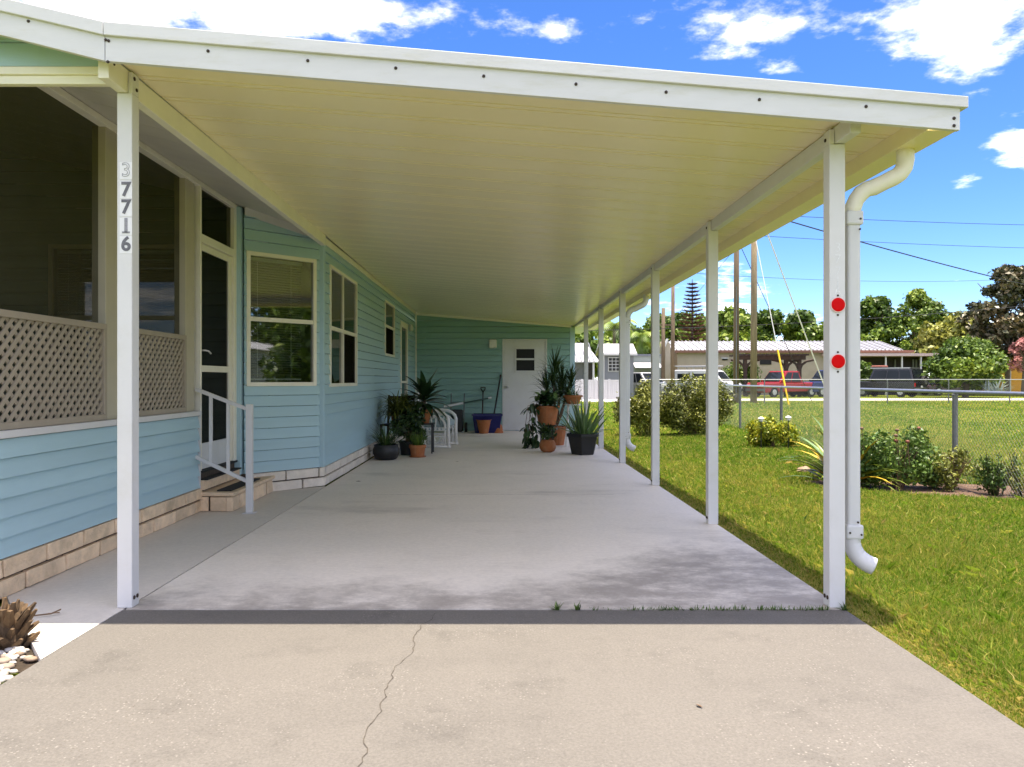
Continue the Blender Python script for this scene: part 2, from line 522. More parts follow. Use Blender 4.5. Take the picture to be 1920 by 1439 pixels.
MT['slab'] = concrete('sealed_grey_concrete', (.82,.755,.675), (.77,.715,.64), (.66,.60,.525), False, True)
MT['walk'] = concrete('smooth_walk_concrete', (.68,.63,.56), (.63,.585,.525), (.55,.51,.455), False)
MT['road'] = concrete('pale_road', (.50,.47,.42), (.44,.42,.38), (.36,.34,.31), False)

# ================================================================== THE SETTING
def sheet(name, pts, z, m, thick=0.0, holes=None):
    b = MB()
    if thick:
        b.prism([(x, y, z - thick) for x, y in pts], (0, 0, thick))
    else:
        b.add([(x, y, z) for x, y in pts], [tuple(range(len(pts)))])
    o = b.build(name, m)
    o['kind'] = 'structure'
    return o

def lawn_mat():
    m, t, b = principled('lawn_ground')
    geo = N('ShaderNodeNewGeometry', t)
    n1 = N('ShaderNodeTexNoise', t); n1.inputs['Scale'].default_value = .35; n1.inputs['Detail'].default_value = 6
    n2 = N('ShaderNodeTexNoise', t); n2.inputs['Scale'].default_value = 9; n2.inputs['Detail'].default_value = 8; n2.inputs['Roughness'].default_value = .75
    for n in (n1, n2): L(geo.outputs['Position'], n.inputs['Vector'], t)
    cr = N('ShaderNodeValToRGB', t)
    e = cr.color_ramp.elements
    e[0].position = .3; e[0].color = (.10, .135, .010, 1); e[1].position = .72; e[1].color = (.175, .205, .014, 1)
    L(n1.outputs[0], cr.inputs[0], t)
    mr = N('ShaderNodeMapRange', t); mr.inputs['From Min'].default_value = .3; mr.inputs['From Max'].default_value = .7
    mr.inputs['To Min'].default_value = .6; mr.inputs['To Max'].default_value = 1.35
    L(n2.outputs[0], mr.inputs['Value'], t)
    mu = N('ShaderNodeMix', t, data_type='RGBA', blend_type='MULTIPLY'); mu.inputs[0].default_value = 1
    L(cr.outputs[0], mu.inputs[6], t); L(mr.outputs[0], mu.inputs[7], t)
    L(mu.outputs[2], b.inputs['Base Color'], t)
    b.inputs['Roughness'].default_value = .9; b.inputs['Specular IOR Level'].default_value = .15
    bp = N('ShaderNodeBump', t); bp.inputs['Strength'].default_value = .8; bp.inputs['Distance'].default_value = .05
    L(n2.outputs[0], bp.inputs['Height'], t); L(bp.outputs[0], b.inputs['Normal'], t)
    return m
MT['lawn'] = lawn_mat()
GZ = -0.035
sheet('ground', [(-900, -300), (900, -300), (900, 1800), (-900, 1800)], GZ, MT['lawn'])
SX0, SX1 = -1.935, 1.778         # slab edges
FY = 3.985                       # expansion joint in front of the first posts
drive = sheet('driveway', [(SX0, -6), (SX1, -6), (SX1, FY - .012), (SX0, FY - .012)], -0.002, MT['drive'], .14)
slab = sheet('carport_slab', [(SX0 + .008, FY), (SX1, FY), (SX1, 18.05), (SX0 + .008, 18.05)], 0.0, MT['slab'], .14)
walk = sheet('walkway', [(SX0 - .006, 3.27), (SX0 - .006, 8.60), (-2.69, 8.0), (-2.69, 4.22), (-2.50, 3.98), (-2.20, 3.60)], -0.001, MT['walk'], .12)
sheet('joint_soil', [(-2.6, 3.2), (1.775, 3.2), (1.775, 8.7), (-2.6, 8.7)], -0.03, MT['soil'])
# cracks in the driveway: shallow dark ribbons following the photographed line
MT['dirt'] = mat('dry_dirt', (.12, .075, .04), .95, .5, 25, bump=.8, bscale=70)
def crack(name, pts, w, parent, z):
    b = MB(); rr = random.Random(5)
    q = []
    for i in range(len(pts) - 1):
        a = Vector(pts[i]); c = Vector(pts[i + 1]); k = max(3, int((c - a).length / .03))
        for j in range(k):
            u_ = a.lerp(c, j / k); q.append(u_ + Vector((.045 * mnoise.noise((u_.x * 3, u_.y * 4, 1)) + .018 * mnoise.noise((u_.x * 9, u_.y * 14, 5)) + rr.uniform(-.004, .004), 0, 0)))
    for i in range(len(q) - 1):
        w0 = w * rr.uniform(.3, 1); w1 = w * rr.uniform(.3, 1)
        if i: w0 = w_last
        w_last = w1
        if abs(q[i+1].x - q[i].x) > abs(q[i+1].y - q[i].y):
            b.add([(q[i].x, q[i].y - w0, z), (q[i+1].x, q[i+1].y - w1, z), (q[i+1].x, q[i+1].y + w1, z), (q[i].x, q[i].y + w0, z)], [(0, 1, 2, 3)]); continue
        b.add([(q[i].x - w0, q[i].y, z), (q[i].x + w0, q[i].y, z), (q[i+1].x + w1, q[i+1].y, z), (q[i+1].x - w1, q[i+1].y, z)], [(0, 1, 2, 3)])
    return b.build(name, MT['crack'], parent)
MT['crack'] = mat('crack_dirt', (.075, .064, .052), .95, .5, 60)
crack('crack', [G(806, 1150), G(790, 1180), G(765, 1225), G(740, 1265), G(715, 1320), G(690, 1370), G(665, 1439), G(650, 1500)], .0022, drive, .0005)
MT['sawcut'] = mat('saw_cut_joint', (.33, .31, .285), .95, .5, 30)
crack('control_joint', [Vector((-1.3, 7.96, 0)), Vector((1.2, 7.97, 0))], .004, slab, .0012)
sheet('dirt_edge', [(SX1 - .01, -6), (SX1 + .10, -6), (SX1 + .14, 2.0), (SX1 + .10, 4.5), (SX1 + .16, 9), (SX1 + .10, 18), (SX1 - .01, 18)], GZ + .004, MT['dirt'])
# street and far paving
sheet('street', [(-60, 45.0), (13, 45.0), (80, 48.5), (80, 53.5), (13, 50.0), (-60, 50.0)], GZ + .012, MT['road'])
sheet('neighbour_paving', [(2.0, 40.5), (7.6, 40.5), (7.6, 45.0), (2.0, 45.0)], GZ + .02, MT['road'])
MT['mulch'] = mat('bark_mulch', (.11, .065, .042), .95, .5, 30, bump=1, bscale=60, dirt=(.20, .135, .09), dirt_amt=.7, dirt_scale=12)
sheet('mulch_bed', [(3.3, 8.55), (3.9, 8.15), (4.7, 7.85), (5.6, 7.6), (7.5, 7.45), (7.5, 8.2), (5.3, 8.95), (4.2, 9.35), (3.5, 9.2)], GZ + .015, MT['mulch'])

# ================================================================== CARPORT
def zc(x, y=4.0):                # underside of the carport roof
    return 2.79 - .08 * (x + 1.9) - .0035 * (y - 4.0)
carport = thing('carport', (0, 11, 0), 'white aluminium carport roof on slim posts over the long concrete slab', 'carport')
# roof pans, one by one
Y0, Y1, PW = 3.755, 18.3, .305
y = Y0
while y < Y1 - .01:
    ya, yb = y, min(y + PW, Y1)
    g = .0008
    prof = [(ya + g, 0), (ya + .020, 0), (ya + .022, .014), (ya + .029, .014), (ya + .031, 0), (ya + .075, 0), (ya + .077, .014), (ya + .084, .014), (ya + .086, 0), (yb - g, 0), (yb - g, .07), (ya + g, .07)]
    x0, x1 = -1.925, 2.068
    b = MB()
    n = len(prof)
    vs = [(x0, p, zc(x0, p) + q) for p, q in prof] + [(x1, p, zc(x1, p) + q) for p, q in prof]
    fs = [tuple(range(n)), tuple(range(2*n - 1, n - 1, -1))] + [(i, n + i, n + (i+1) % n, (i+1) % n) for i in range(n)]
    b.add(vs, fs)
    b.build('roof_panel', MT['ceil'], carport)
    y += PW
b = MB(); x0, x1 = -1.925, 2.066; Y0 = 3.724
b.add([(x0, Y0, zc(x0, Y0) + .074), (x1, Y0, zc(x1, Y0) + .074), (x1, Y1, zc(x1, Y1) + .074), (x0, Y1, zc(x0, Y1) + .074),
       (x0, Y0, zc(x0, Y0) + .084), (x1, Y0, zc(x1, Y0) + .084), (x1, Y1, zc(x1, Y1) + .084), (x0, Y1, zc(x0, Y1) + .084)],
      [(3,2,1,0),(4,5,6,7),(0,1,5,4),(1,2,6,5),(2,3,7,6),(3,0,4,7)])
b.build('roof_light_stop', MT['fascia'], carport)  # unseen sheet added over the pans to stop sun leaking through the gaps
# front fascia with its drip lip
def fb(x): return 2.716 - .081 * (x + 1.9)
def ft(x): return 2.897 - .0873 * (x + 1.9)
xa, xb = -1.899, 2.216
fascia = MB().prism([(xa, 3.75, fb(xa)), (xb, 3.75, fb(xb)), (xb, 3.75, ft(xb)), (xa, 3.75, ft(xa))], (0, -.028, 0)).build('fascia', MT['fascia'], carport, bevel=.002)
b = MB()
b.prism([(xa, 3.7215, ft(xa) - .062), (xb + .03, 3.7215, ft(xb) - .052), (xb + .03, 3.7215, ft(xb) + .002), (xa, 3.7215, ft(xa) + .002)], (0, -.018, 0))
b.prism([(xb + .001, 3.7215, ft(xb) - .052), (xb + .03, 3.7215, ft(xb) - .052), (xb + .03, 3.7215, ft(xb) + .002), (xb + .001, 3.7215, ft(xb) + .002)], (0, 14.5, 0))
b.build('drip_lip', MT['fascia'], fascia, bevel=.003)
def screw(parent, p, d=(0, -1, 0), r=.006, name='screw'):
    b = MB(); d = Vector(d)
    b.tube([Vector(p) - d*.002, Vector(p) + d*.004, Vector(p) + d*.006], [r*1.25, r*1.2, r*.6], 8)
    return b.build(name, MT['screw'], parent)
for sx, sy in ((390, 96), (577, 114), (742, 128), (907, 143), (1080, 158), (1249, 173), (1424, 187), (1624, 200), (1789, 222), (1789, 236)):
    p = P(sx, sy, 3.72); screw(fascia, (p.x, 3.722, p.z), r=.0065)
# gutter
gz = lambda yy: 2.392 - .002 * (yy - 4)
b = MB()
for (x0, x1, za, zb) in ((2.0695, 2.076, 0, .125), (2.07, 2.216, -.004, 0.0), (2.21, 2.216, 0.0, .118)):
    vs = [(x0, 3.752, gz(3.75)+za), (x1, 3.752, gz(3.75)+za), (x1, 3.752, gz(3.75)+zb), (x0, 3.752, gz(3.75)+zb)]
    vs += [(x, 18.3, z - gz(3.75) + gz(18.3)) for x, yy, z in vs]
    b.add(vs, [(0,1,2,3), (7,6,5,4), (0,4,5,1), (1,5,6,2), (2,6,7,3), (3,7,4,0)])
b.build('gutter', MT['ceil'], carport)
# beams
b = MB(); b.box(1.735, 1.79, 3.83, 18.0, 2.405, 2.492); b.build('beam', MT['white'], carport, bevel=.003)
bl = MB(); bl.box(-1.98, -1.926, 3.81, 8.56, 2.668, 2.786); lb = bl.build('beam', MT['cream'], carport, bevel=.003)
screw(lb, (-1.9255, 3.86, 2.755), (1, 0, 0), .005)
# posts
def post(x0, x1, yy, ztop, ear, left=False):
    b = MB(); b.box(x0, x1, yy, yy + .08, 0.0005, ztop - .002)
    o = b.build('post', MT['white'], carport, bevel=.004)
    e = MB()
    e.box(ear[0] + .0006, ear[1] - .0006, yy + .003, yy + .077, ztop - .0015, ear[2])
    e.build('bracket', MT['white'], o, bevel=.002)
    bx, d = (x1, (1, 0, 0)) if left else (x0, (-1, 0, 0))
    for k in (.022, .056):
        screw(o, (bx, yy + k, .05), d, .009, 'bolt')
    ex = ear[1] if left else ear[0]
    for k, zz in ((.025, ztop + .08), (.05, ztop + .03)):
        if zz < ear[2]: screw(o, (ex, yy + k, zz), d, .008, 'bolt')
    return o
pl = post(-1.98, -1.902, 4.0, 2.667, (-1.9245, -1.902, 2.775), True)
rposts = []
for i in range(6):
    yy = 4.0 + i * 2.325
    rposts.append(post(1.706, 1.788, yy, 2.404, (1.706, 1.7335, 2.478)))
# house number on the left post, weathered one on the right post, reflectors
def digit(ch, parent, p, h, m, offset=0.0, outline=False):
    cu = bpy.data.curves.new('digit', 'FONT')
    cu.body = ch; cu.size = h / .72; cu.align_x = 'CENTER'; cu.align_y = 'CENTER'
    if outline:
        cu.fill_mode = 'NONE'; cu.bevel_depth = .0013
    else:
        cu.extrude = .0012; cu.offset = offset
    tmp = bpy.data.objects.new('tmp', cu); COL.objects.link(tmp)
    dg = bpy.context.evaluated_depsgraph_get()
    me = bpy.data.meshes.new_from_object(tmp.evaluated_get(dg))
    bpy.data.objects.remove(tmp, do_unlink=True)
    me.materials.clear()
    me.transform(Matrix.Translation(p) @ Matrix.Rotation(math.pi/2, 4, 'X'))
    return obj('number', me, m, parent)
for ch, cyp, mm in (('3', 320, 'number_grey'), ('7', 356.5, 'number'), ('7', 389.5, 'number'), ('1', 424.5, 'number_grey'), ('6', 459, 'number')):
    p = P(236.5, cyp, 4.0)
    b = MB(); b.box(p.x - .033, p.x + .031, 3.9985, 4.001, p.z - .045, p.z + .043); b.build('number_tile', MT['plate'], pl)
    dg_ = digit(ch, pl, (p.x, 3.9975, p.z), .073, MT[mm], .0028, ch == '3')
    if ch == '1': MB().box(p.x - .02, p.x + .02, 3.9963, 3.9987, p.z - .037, p.z - .028).build('number_foot', MT[mm], pl)
for ch, cyp in (('3', 465), ('7', 487), ('7', 510), ('1', 530), ('6', 548)):
    p = P(1571, cyp, 4.0)
    digit(ch, rposts[0], (p.x, 4.0002, p.z), .05, MT['ghost'], -.001, False)
for cyp in (571.5, 678):
    p = P(1572, cyp, 3.99)
    b = MB(); b.tube([(p.x, 3.999, p.z), (p.x, 3.992, p.z)], .0395, 28); r = b.build('reflector', MT['redrim'], rposts[0])
    b = MB(); b.tube([(p.x, 3.9915, p.z), (p.x, 3.989, p.z), (p.x, 3.9875, p.z)], [.0355, .0345, .026], 28); b.build('lens', MT['red'], r, smooth=False)
    for dz in (-.053, .048): screw(rposts[0], (p.x + .001, 3.9995, p.z + dz), r=.0042)
# hooks under the roof beside the beam
for hy in (7.9, 10.6, 13.0):
    hx = 1.83; hz = zc(hx, hy)
    pts = [(hx, hy, hz)] + [(hx, hy, hz - .03)] + [(hx + .012 * math.cos(a) - .012, hy, hz - .03 + .012 * math.sin(a)) for a in (-.5, -1.2, -1.9, -2.6, -3.3)]
    MB().tube(pts, .0025, 6).build('hook', MT['screw'], carport)
# downspouts
def downspout(dx, dy, extra):
    R_ = .041
    def pt(x, yy, z): return Vector((x + dx, yy + dy, z))
    straight = MB().tube([pt(1.875, 4.12, 2.05), pt(1.875, 4.12, .36)], R_ * .93, 4, sx=1.28, sy=1.28)
    o = straight.build('downspout', MT['white'], carport, bevel=.012)
    top = [pt(2.13, 4.06, 2.40), pt(2.13, 4.06, 2.335)]
    for k in range(1, 7):
        a = k / 6 * math.radians(68); top.append(pt(2.13 - .10 * (1 - math.cos(a)), 4.06, 2.335 - .10 * math.sin(a)))
    e = top[-1]
    top += [e + Vector((-.045, .015, -.022)), e + Vector((-.09, .03, -.044))]
    c = top[-1]; tgt = pt(1.875, 4.12, 2.055)
    for k in range(1, 6):
        a = k / 5
        top.append(Vector((c.x + (tgt.x - c.x) * math.sin(a * math.pi/2), c.y + (tgt.y - c.y) * a, c.z + (tgt.z - c.z) * (1 - math.cos(a * math.pi/2)))))
    rs = [R_ * (1.02 + (.05 if i % 2 else 0)) for i in range(len(top))]
    MB().tube(top, rs, 14).build('elbow', MT['cream'] if extra else MT['white'], o, smooth=True)
    bot = [pt(1.875, 4.12, .37), pt(1.876, 4.12, .31), pt(1.885, 4.115, .275), pt(1.90, 4.11, .248), pt(1.922, 4.10, .225), pt(1.947, 4.09, .208), pt(1.975, 4.08, .196)]
    fine = []
    for i in range(len(bot) - 1):
        for k in range(4): fine.append(bot[i].lerp(bot[i+1], k / 4))
    fine.append(bot[-1])
    MB().tube(fine, [R_ * (1.0 + (.05 if i % 2 else 0) + .12 * i / len(fine)) for i in range(len(fine))], 14).build('spout', MT['white'], o, smooth=True)
    for z0, z1 in ((2.0, 2.075), (.34, .415)):
        MB().box(1.875 + dx - .045, 1.875 + dx + .045, 4.12 + dy - .047, 4.12 + dy + .045, z0, z1).build('strap', MT['white'], o, bevel=.01)
    for sx, z in ((.025, 2.03), (.022, 1.975), (-.03, .375), (.03, .365), (.012, .43)):
        screw(o, (1.875 + dx + sx, 4.073 + dy, z), r=.0045)
downspout(0, 0, True)
downspout(-.045, 6.97, False)

# ================================================================== BLUE HOUSE
house = thing('blue_house', (-3, 11, 0), 'pale blue siding house with screened porch and block skirting beside the carport', 'house')
def soff(x): return 2.79 + .235 * (-1.9 - x)
class Plane:
    def __init__(s, o, u, n):
        s.o = Vector(o); s.u = Vector(u).normalized(); s.n = Vector(n).normalized()
    def __call__(s, u, n, z):
        return s.o + s.u * u + s.n * n + Vector((0, 0, z))
    def box(s, mb, u0, u1, n0, n1, z0, z1):
        vs = [s(u0,n0,z0), s(u1,n0,z0), s(u1,n1,z0), s(u0,n1,z0), s(u0,n0,z1), s(u1,n0,z1), s(u1,n1,z1), s(u0,n1,z1)]
        fs = [(3,2,1,0),(4,5,6,7),(0,1,5,4),(1,2,6,5),(2,3,7,6),(3,0,4,7)]
        if s.u.cross(s.n).z < 0: fs = [tuple(reversed(f)) for f in fs]
        return mb.add(vs, fs)
def siding(pl, u0, u1, z0, z1, top, openings, course, m, parent, depth=.026):
    """separate lapped boards, cut round openings and under a sloping top"""
    z = z0
    while z < z1 - .01:
        za, zb = z, min(z + course, z1)
        cuts = sorted({za, zb} | {v for o in openings for v in (o[2], o[3]) if za + .004 < v < zb - .004})
        for a, c in zip(cuts[:-1], cuts[1:]):
            segs = [(u0, u1)]
            for o in openings:
                if o[2] < c - .001 and o[3] > a + .001:
                    ns = []
                    for s0, s1 in segs:
                        if o[1] <= s0 or o[0] >= s1: ns.append((s0, s1)); continue
                        if o[0] > s0: ns.append((s0, o[0]))
                        if o[1] < s1: ns.append((o[1], s1))
                    segs = ns
            if top:
                ns = []
                for s0, s1 in segs:
                    t0, t1 = top(s0), top(s1)
                    if min(t0, t1) < c < max(t0, t1):
                        um = s0 + (s1 - s0) * (c - t0) / (t1 - t0); ns += [(s0, um), (um, s1)]
                    else: ns.append((s0, s1))
                segs = ns
            for s0, s1 in segs:
                if top:
                    t0, t1 = top(s0), top(s1)
                    if max(t0, t1) <= a + .003: continue
                    if min(t0, t1) < a:
                        k = (a - t0) / (t1 - t0); um = s0 + (s1 - s0) * k
                        if t0 < a: s0 = um
                        else: s1 = um
                    t0, t1 = min(c, top(s0)), min(c, top(s1))
                else: t0 = t1 = c
                if s1 - s0 < .004: continue
                gr_ = .0055 if abs(c - zb) < 1e-6 else 0
                if t0 - a > .02 and t1 - a > .02: t0 -= gr_; t1 -= gr_
                d = lambda zz: .003 + (depth - .003) * (1 - (zz - za) / course)
                lip = .004 if abs(a - za) < 1e-6 else 0
                b = MB()
                vs = [pl(s0, -.006, a), pl(s1, -.006, a), pl(s1, d(a), a - 0*lip), pl(s0, d(a), a),
                      pl(s0, -.006, t0), pl(s1, -.006, t1), pl(s1, d(t1), t1), pl(s0, d(t0), t0)]
                fs = [(3,2,1,0),(4,5,6,7),(0,1,5,4),(1,2,6,5),(2,3,7,6),(3,0,4,7)]
                if pl.u.cross(pl.n).z < 0: fs = [tuple(reversed(f)) for f in fs]
                b.add(vs, fs)
                b.build('siding_board', m, parent)
        z += course
def blocks(pl, u0, u1, parent, m, hh=.095, ll=.405, courses=2, z0=0.002, depth=.03):
    for c in range(courses):
        u = u0 - (0 if c % 2 else ll * .5)
        while u < u1:
            a, e = max(u, u0), min(u + ll - .017, u1)
            if e - a > .04:
                b = MB()
                b.chbox(0, e - a, 0, .06, 0, hh, .005)
                # split face: push the outer vertices about a little
                rr = random.Random(int(a * 1000) + c)
                vv = []
                for (x, yv, zz) in b.v:
                    vv.append(pl(a + x, depth - .06 + yv + (rr.uniform(-.004, .006) if yv > .05 else 0), z0 + c * (hh + .015) + zz))
                fs = b.f if pl.u.cross(pl.n).z > 0 else [tuple(reversed(f)) for f in b.f]
                MB().add(vv, fs).build('block', m, parent)
            u += ll
def window(pl, u0, u1, z0, z1, parent, rail=None, mull=(), blind=None, dark_lower=(), fw=.042, proud=.03, room=True, fm='cream', name='window', roomdepth=.5, label=None):
    b = MB()
    pl.box(b, u0, u0 + fw, -.03, proud, z0, z1); pl.box(b, u1 - fw, u1, -.03, proud, z0, z1)
    pl.box(b, u0 + fw, u1 - fw, -.03, proud - .001, z0, z0 + fw); pl.box(b, u0 + fw, u1 - fw, -.03, proud - .001, z1 - fw, z1)
    w = b.build(name, MT[fm], parent, bevel=.003)
    if label: w['label'] = label
    edges = [u0 + fw] + [v for mu in mull for v in (mu - fw/2, mu + fw/2)] + [u1 - fw]
    for mu in mull:
        b = MB(); pl.box(b, mu - fw/2, mu + fw/2, -.03, proud - .004, z0 + fw, z1 - fw); b.build('mullion', MT[fm], w)
    for k in range(0, len(edges), 2):
        a, c = edges[k], edges[k + 1]
        if rail:
            b = MB(); pl.box(b, a, c, -.02, proud - .008, rail - .022, rail + .022); b.build('sash_rail', MT[fm], w)
        spans = [(z0 + fw, rail - .022), (rail + .022, z1 - fw)] if rail else [(z0 + fw, z1 - fw)]
        for si, (za, zb) in enumerate(spans):
            b = MB(); pl.box(b, a, c, -.004 + .008 * si, .0 + .008 * si, za, zb)
            dk = si == 0 and k // 2 in dark_lower
            b.build('screen' if dk else 'pane', MT['screen_dark'] if dk else MT['glass'], w)
    if blind:
        z = z1 - fw - .045
        b = MB(); pl.box(b, u0 + fw + .005, u1 - fw - .09, -.085, -.05, z + .005, z + .04); b.build('blind_head', MT['wicker'], w)
        b = MB()
        vs = []
        ue = u1 - fw - .10
        while z > blind:
            b = MB()
            pts = [pl(u0 + fw + .008, -.082, z - .005), pl(ue, -.082, z - .005), pl(ue, -.060, z + .004), pl(u0 + fw + .008, -.060, z + .004)]
            b.prism(pts, (0, 0, .0012))
            b.build('slat', MT['slat'], w)
            z -= .0265
        for uu in (u0 + .16, ue - .13):
            b = MB(); pl.box(b, uu, uu + .004, -.058, -.056, blind, z1 - fw - .05); b.build('blind_cord', MT['wicker'], w)
        b = MB(); pl.box(b, u0 + fw + .008, ue, -.085, -.058, blind - .03, blind - .012); b.build('blind_foot', MT['wicker'], w)
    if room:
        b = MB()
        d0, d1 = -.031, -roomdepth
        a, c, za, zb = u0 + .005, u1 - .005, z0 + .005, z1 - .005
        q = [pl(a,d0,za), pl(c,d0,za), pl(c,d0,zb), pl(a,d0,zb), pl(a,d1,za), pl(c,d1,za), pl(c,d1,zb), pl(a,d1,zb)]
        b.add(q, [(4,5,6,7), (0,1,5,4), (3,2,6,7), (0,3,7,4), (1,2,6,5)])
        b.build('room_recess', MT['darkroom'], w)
    return w
MT['slat'] = mat('blind_slat', (.30, .285, .24), .6, .05, 5)

# --- wall along the carport (after the angled corner)
side = Plane((-1.98, 8.63, 0), (0, 1, 0), (1, 0, 0))
def part(name, parent, fn, m, **k):
    b = MB(); fn(b); return b.build(name, MT[m] if isinstance(m, str) else m, parent, **k)
wall = part('wall', house, lambda b: side.box(b, .02, 9.36, -.05, -.022, .2, .25), 'trimblue')
dwin = (.30, 1.98, 1.10, 2.52); swin = (4.58, 5.78, 1.60, 2.56); sdoor = (6.66, 7.80, .12, 2.36)
siding(side, .05, 9.36, .215, 2.74, None, [dwin, swin, sdoor], .115, MT['siding'], wall)
window(side, *dwin, house, rail=1.79, mull=(1.06,), dark_lower=(1,))
window(side, *swin, house, rail=2.12, dark_lower=(0,), label='narrow window with dark screened lower sash')
window(side, *sdoor, house, rail=1.14, fw=.11, name='side_door', fm='cream', label='glazed side door with cream frame')
part('wall_trim', house, lambda b: side.box(b, .05, 9.37, .018, .035, 2.70, 2.775), 'cream', bevel=.003)
fnd = part('foundation', house, lambda b: side.box(b, .0, 9.36, -.06, .004, .0, .213), 'mortar')
blocks(side, .03, 9.36, fnd, MT['block_white'])
b = MB(); p = side(7.95, .0, 2.28); b.lathe([(.035, 0), (.05, .02), (.05, .09), (.03, .12), (.06, .14)], (p.x + .075, p.y, p.z - .05), 12); b.beam((p.x, p.y, p.z + .06), (p.x + .07, p.y, p.z + .06), .03, .03)
b.build('wall_lamp', MT['white'], house, smooth=True)
part('corner_board', house, lambda b: b.box(-2.07, -1.962, 17.975, 18.06, 0, 2.75), 'trimblue')  # filler added to stop light leaking in where the two walls meet
part('light_stop_panel', house, lambda b: b.box(-2.62, -2.60, 8.75, 18.04, 0, 2.95), 'darkgreenwall')  # unseen panel added to keep light from showing through the siding gaps
# --- angled corner wall with the blinds window
A = Vector((-2.67, 7.93, 0)); B = Vector((-1.98, 8.63, 0))
ang = Plane(A, B - A, (1, -1, 0)); AL = (B - A).length
wall = part('wall', house, lambda b: ang.box(b, .03, AL - .03, -.05, -.022, .2, .25), 'trimblue')
atop = lambda u: soff(ang(u, 0, 0).x) - .075
awin = (.068, .895, 1.115, 2.515)
siding(ang, .05, AL - .045, .215, 3.1, atop, [awin], .115, MT['siding'], wall)
window(ang, *awin, house, rail=1.815, blind=1.21, label='large window with half open slatted blind')
fnd = part('foundation', house, lambda b: ang.box(b, .02, AL - .01, -.06, .004, .0, .213), 'mortar')
blocks(ang, .12, AL + .015, fnd, MT['block_white'])
b = MB()
q = [ang(.05, .012, soff(ang(.05,0,0).x) - .085), ang(AL - .05, .012, soff(ang(AL-.05,0,0).x) - .085), ang(AL - .05, .012, soff(ang(AL-.05,0,0).x) - .004), ang(.05, .012, soff(ang(.05,0,0).x) - .004)]
b.prism(q, ang.n * .012); b.build('wall_trim', MT['white'], house)
for pt_, zt in ((A + Vector((-.005, -.0, 0)), 2.955), (B, 2.77)):
    b = MB()
    b.tube([pt_ + Vector((-.015, .015, .21)), pt_ + Vector((-.015, .015, zt))], .055, 4)
    b.build('corner_trim', MT['trimblue'], house, bevel=.006)
# --- porch: knee wall, lattice, screens
por = Plane((-2.71, 3.9, 0), (0, 1, 0), (1, 0, 0)); PL = 3.04
wall = part('knee_wall', house, lambda b: por.box(b, 0, PL, -.08, -.012, .205, .86), 'darkgreenwall')
siding(por, 0, PL - .012, .215, .862, None, [], .1078, MT['siding'], wall)
part('sill', house, lambda b: por.box(b, -.05, PL, -.09, .035, .863, .905), 'white', bevel=.004)
part('end_trim', house, lambda b: por.box(b, PL - .012, PL + .014, -.03, .022, .20, .905), 'white')
fnd = part('foundation', house, lambda b: por.box(b, -.1, PL, -.06, .002, .0, .21), 'mortar')
blocks(por, -.12, PL + .02, fnd, MT['block'])
bays = [(-.05, 1.42), (1.60, 2.77)]
def clip(poly, x0, x1, z0, z1):
    for ax, lim, sgn in ((0, x0, 1), (0, x1, -1), (1, z0, 1), (1, z1, -1)):
        out = []
        for i in range(len(poly)):
            a, c = poly[i], poly[(i+1) % len(poly)]
            ia, ic = (a[ax] - lim) * sgn >= 0, (c[ax] - lim) * sgn >= 0
            if ia: out.append(a)
            if ia != ic:
                k = (lim - a[ax]) / (c[ax] - a[ax]); out.append((a[0] + (c[0]-a[0])*k, a[1] + (c[1]-a[1])*k))
        poly = out
        if not poly: return None
    return poly
for (a, c) in bays:
    z0, z1 = .907, 1.565
    b = MB(); fwid = .04
    por.box(b, a, c, -.03, .012, z0, z0 + fwid); por.box(b, a, c, -.03, .012, z1 - fwid, z1)
    por.box(b, a, a + fwid, -.03, .011, z0 + fwid, z1 - fwid); por.box(b, c - fwid, c, -.03, .011, z0 + fwid, z1 - fwid)
    lat = b.build('lattice_panel', MT['lattice'], house, bevel=.003)
    pitch, wd = .077, .0245
    for sgn, n0 in ((1, -.010), (-1, -.018)):
        k = -10
        while k * pitch < (c - a) + 1.0:
            cx = a + k * pitch - (0 if sgn > 0 else .35)
            s_ = (z1 - z0)
            q = [(cx - wd*.72, z0), (cx + wd*.72, z0), (cx + wd*.72 + sgn*s_, z1), (cx - wd*.72 + sgn*s_, z1)]
            if sgn < 0: q = [(cx + 1.0 + (x - cx), zz) for x, zz in q]
            k += 1
            r = clip(q, a + fwid - .003, c - fwid + .003, z0 + fwid - .003, z1 - fwid + .003)
            if not r or len(r) < 3: continue
            b = MB(); b.prism([por(x, n0, zz) for x, zz in r], por.n * .0078)
            b.build('lattice_strip', MT['lattice'], lat)
for a, c in ((1.425, 1.595), (2.775, 2.975)):
    part('screen_post', house, lambda b: por.box(b, a, c, -.10, -.004, .906, 2.93), 'tan', bevel=.004)
part('screen', house, lambda b: b.add([por(-.05, -.055, .9), por(PL, -.055, .9), por(PL, -.055, 2.94), por(-.05, -.055, 2.94)], [(0,1,2,3)]), 'screen')
part('top_plate', house, lambda b: por.box(b, -.05, 4.06, -.05, .02, 2.925, 2.972), 'cream', bevel=.004)
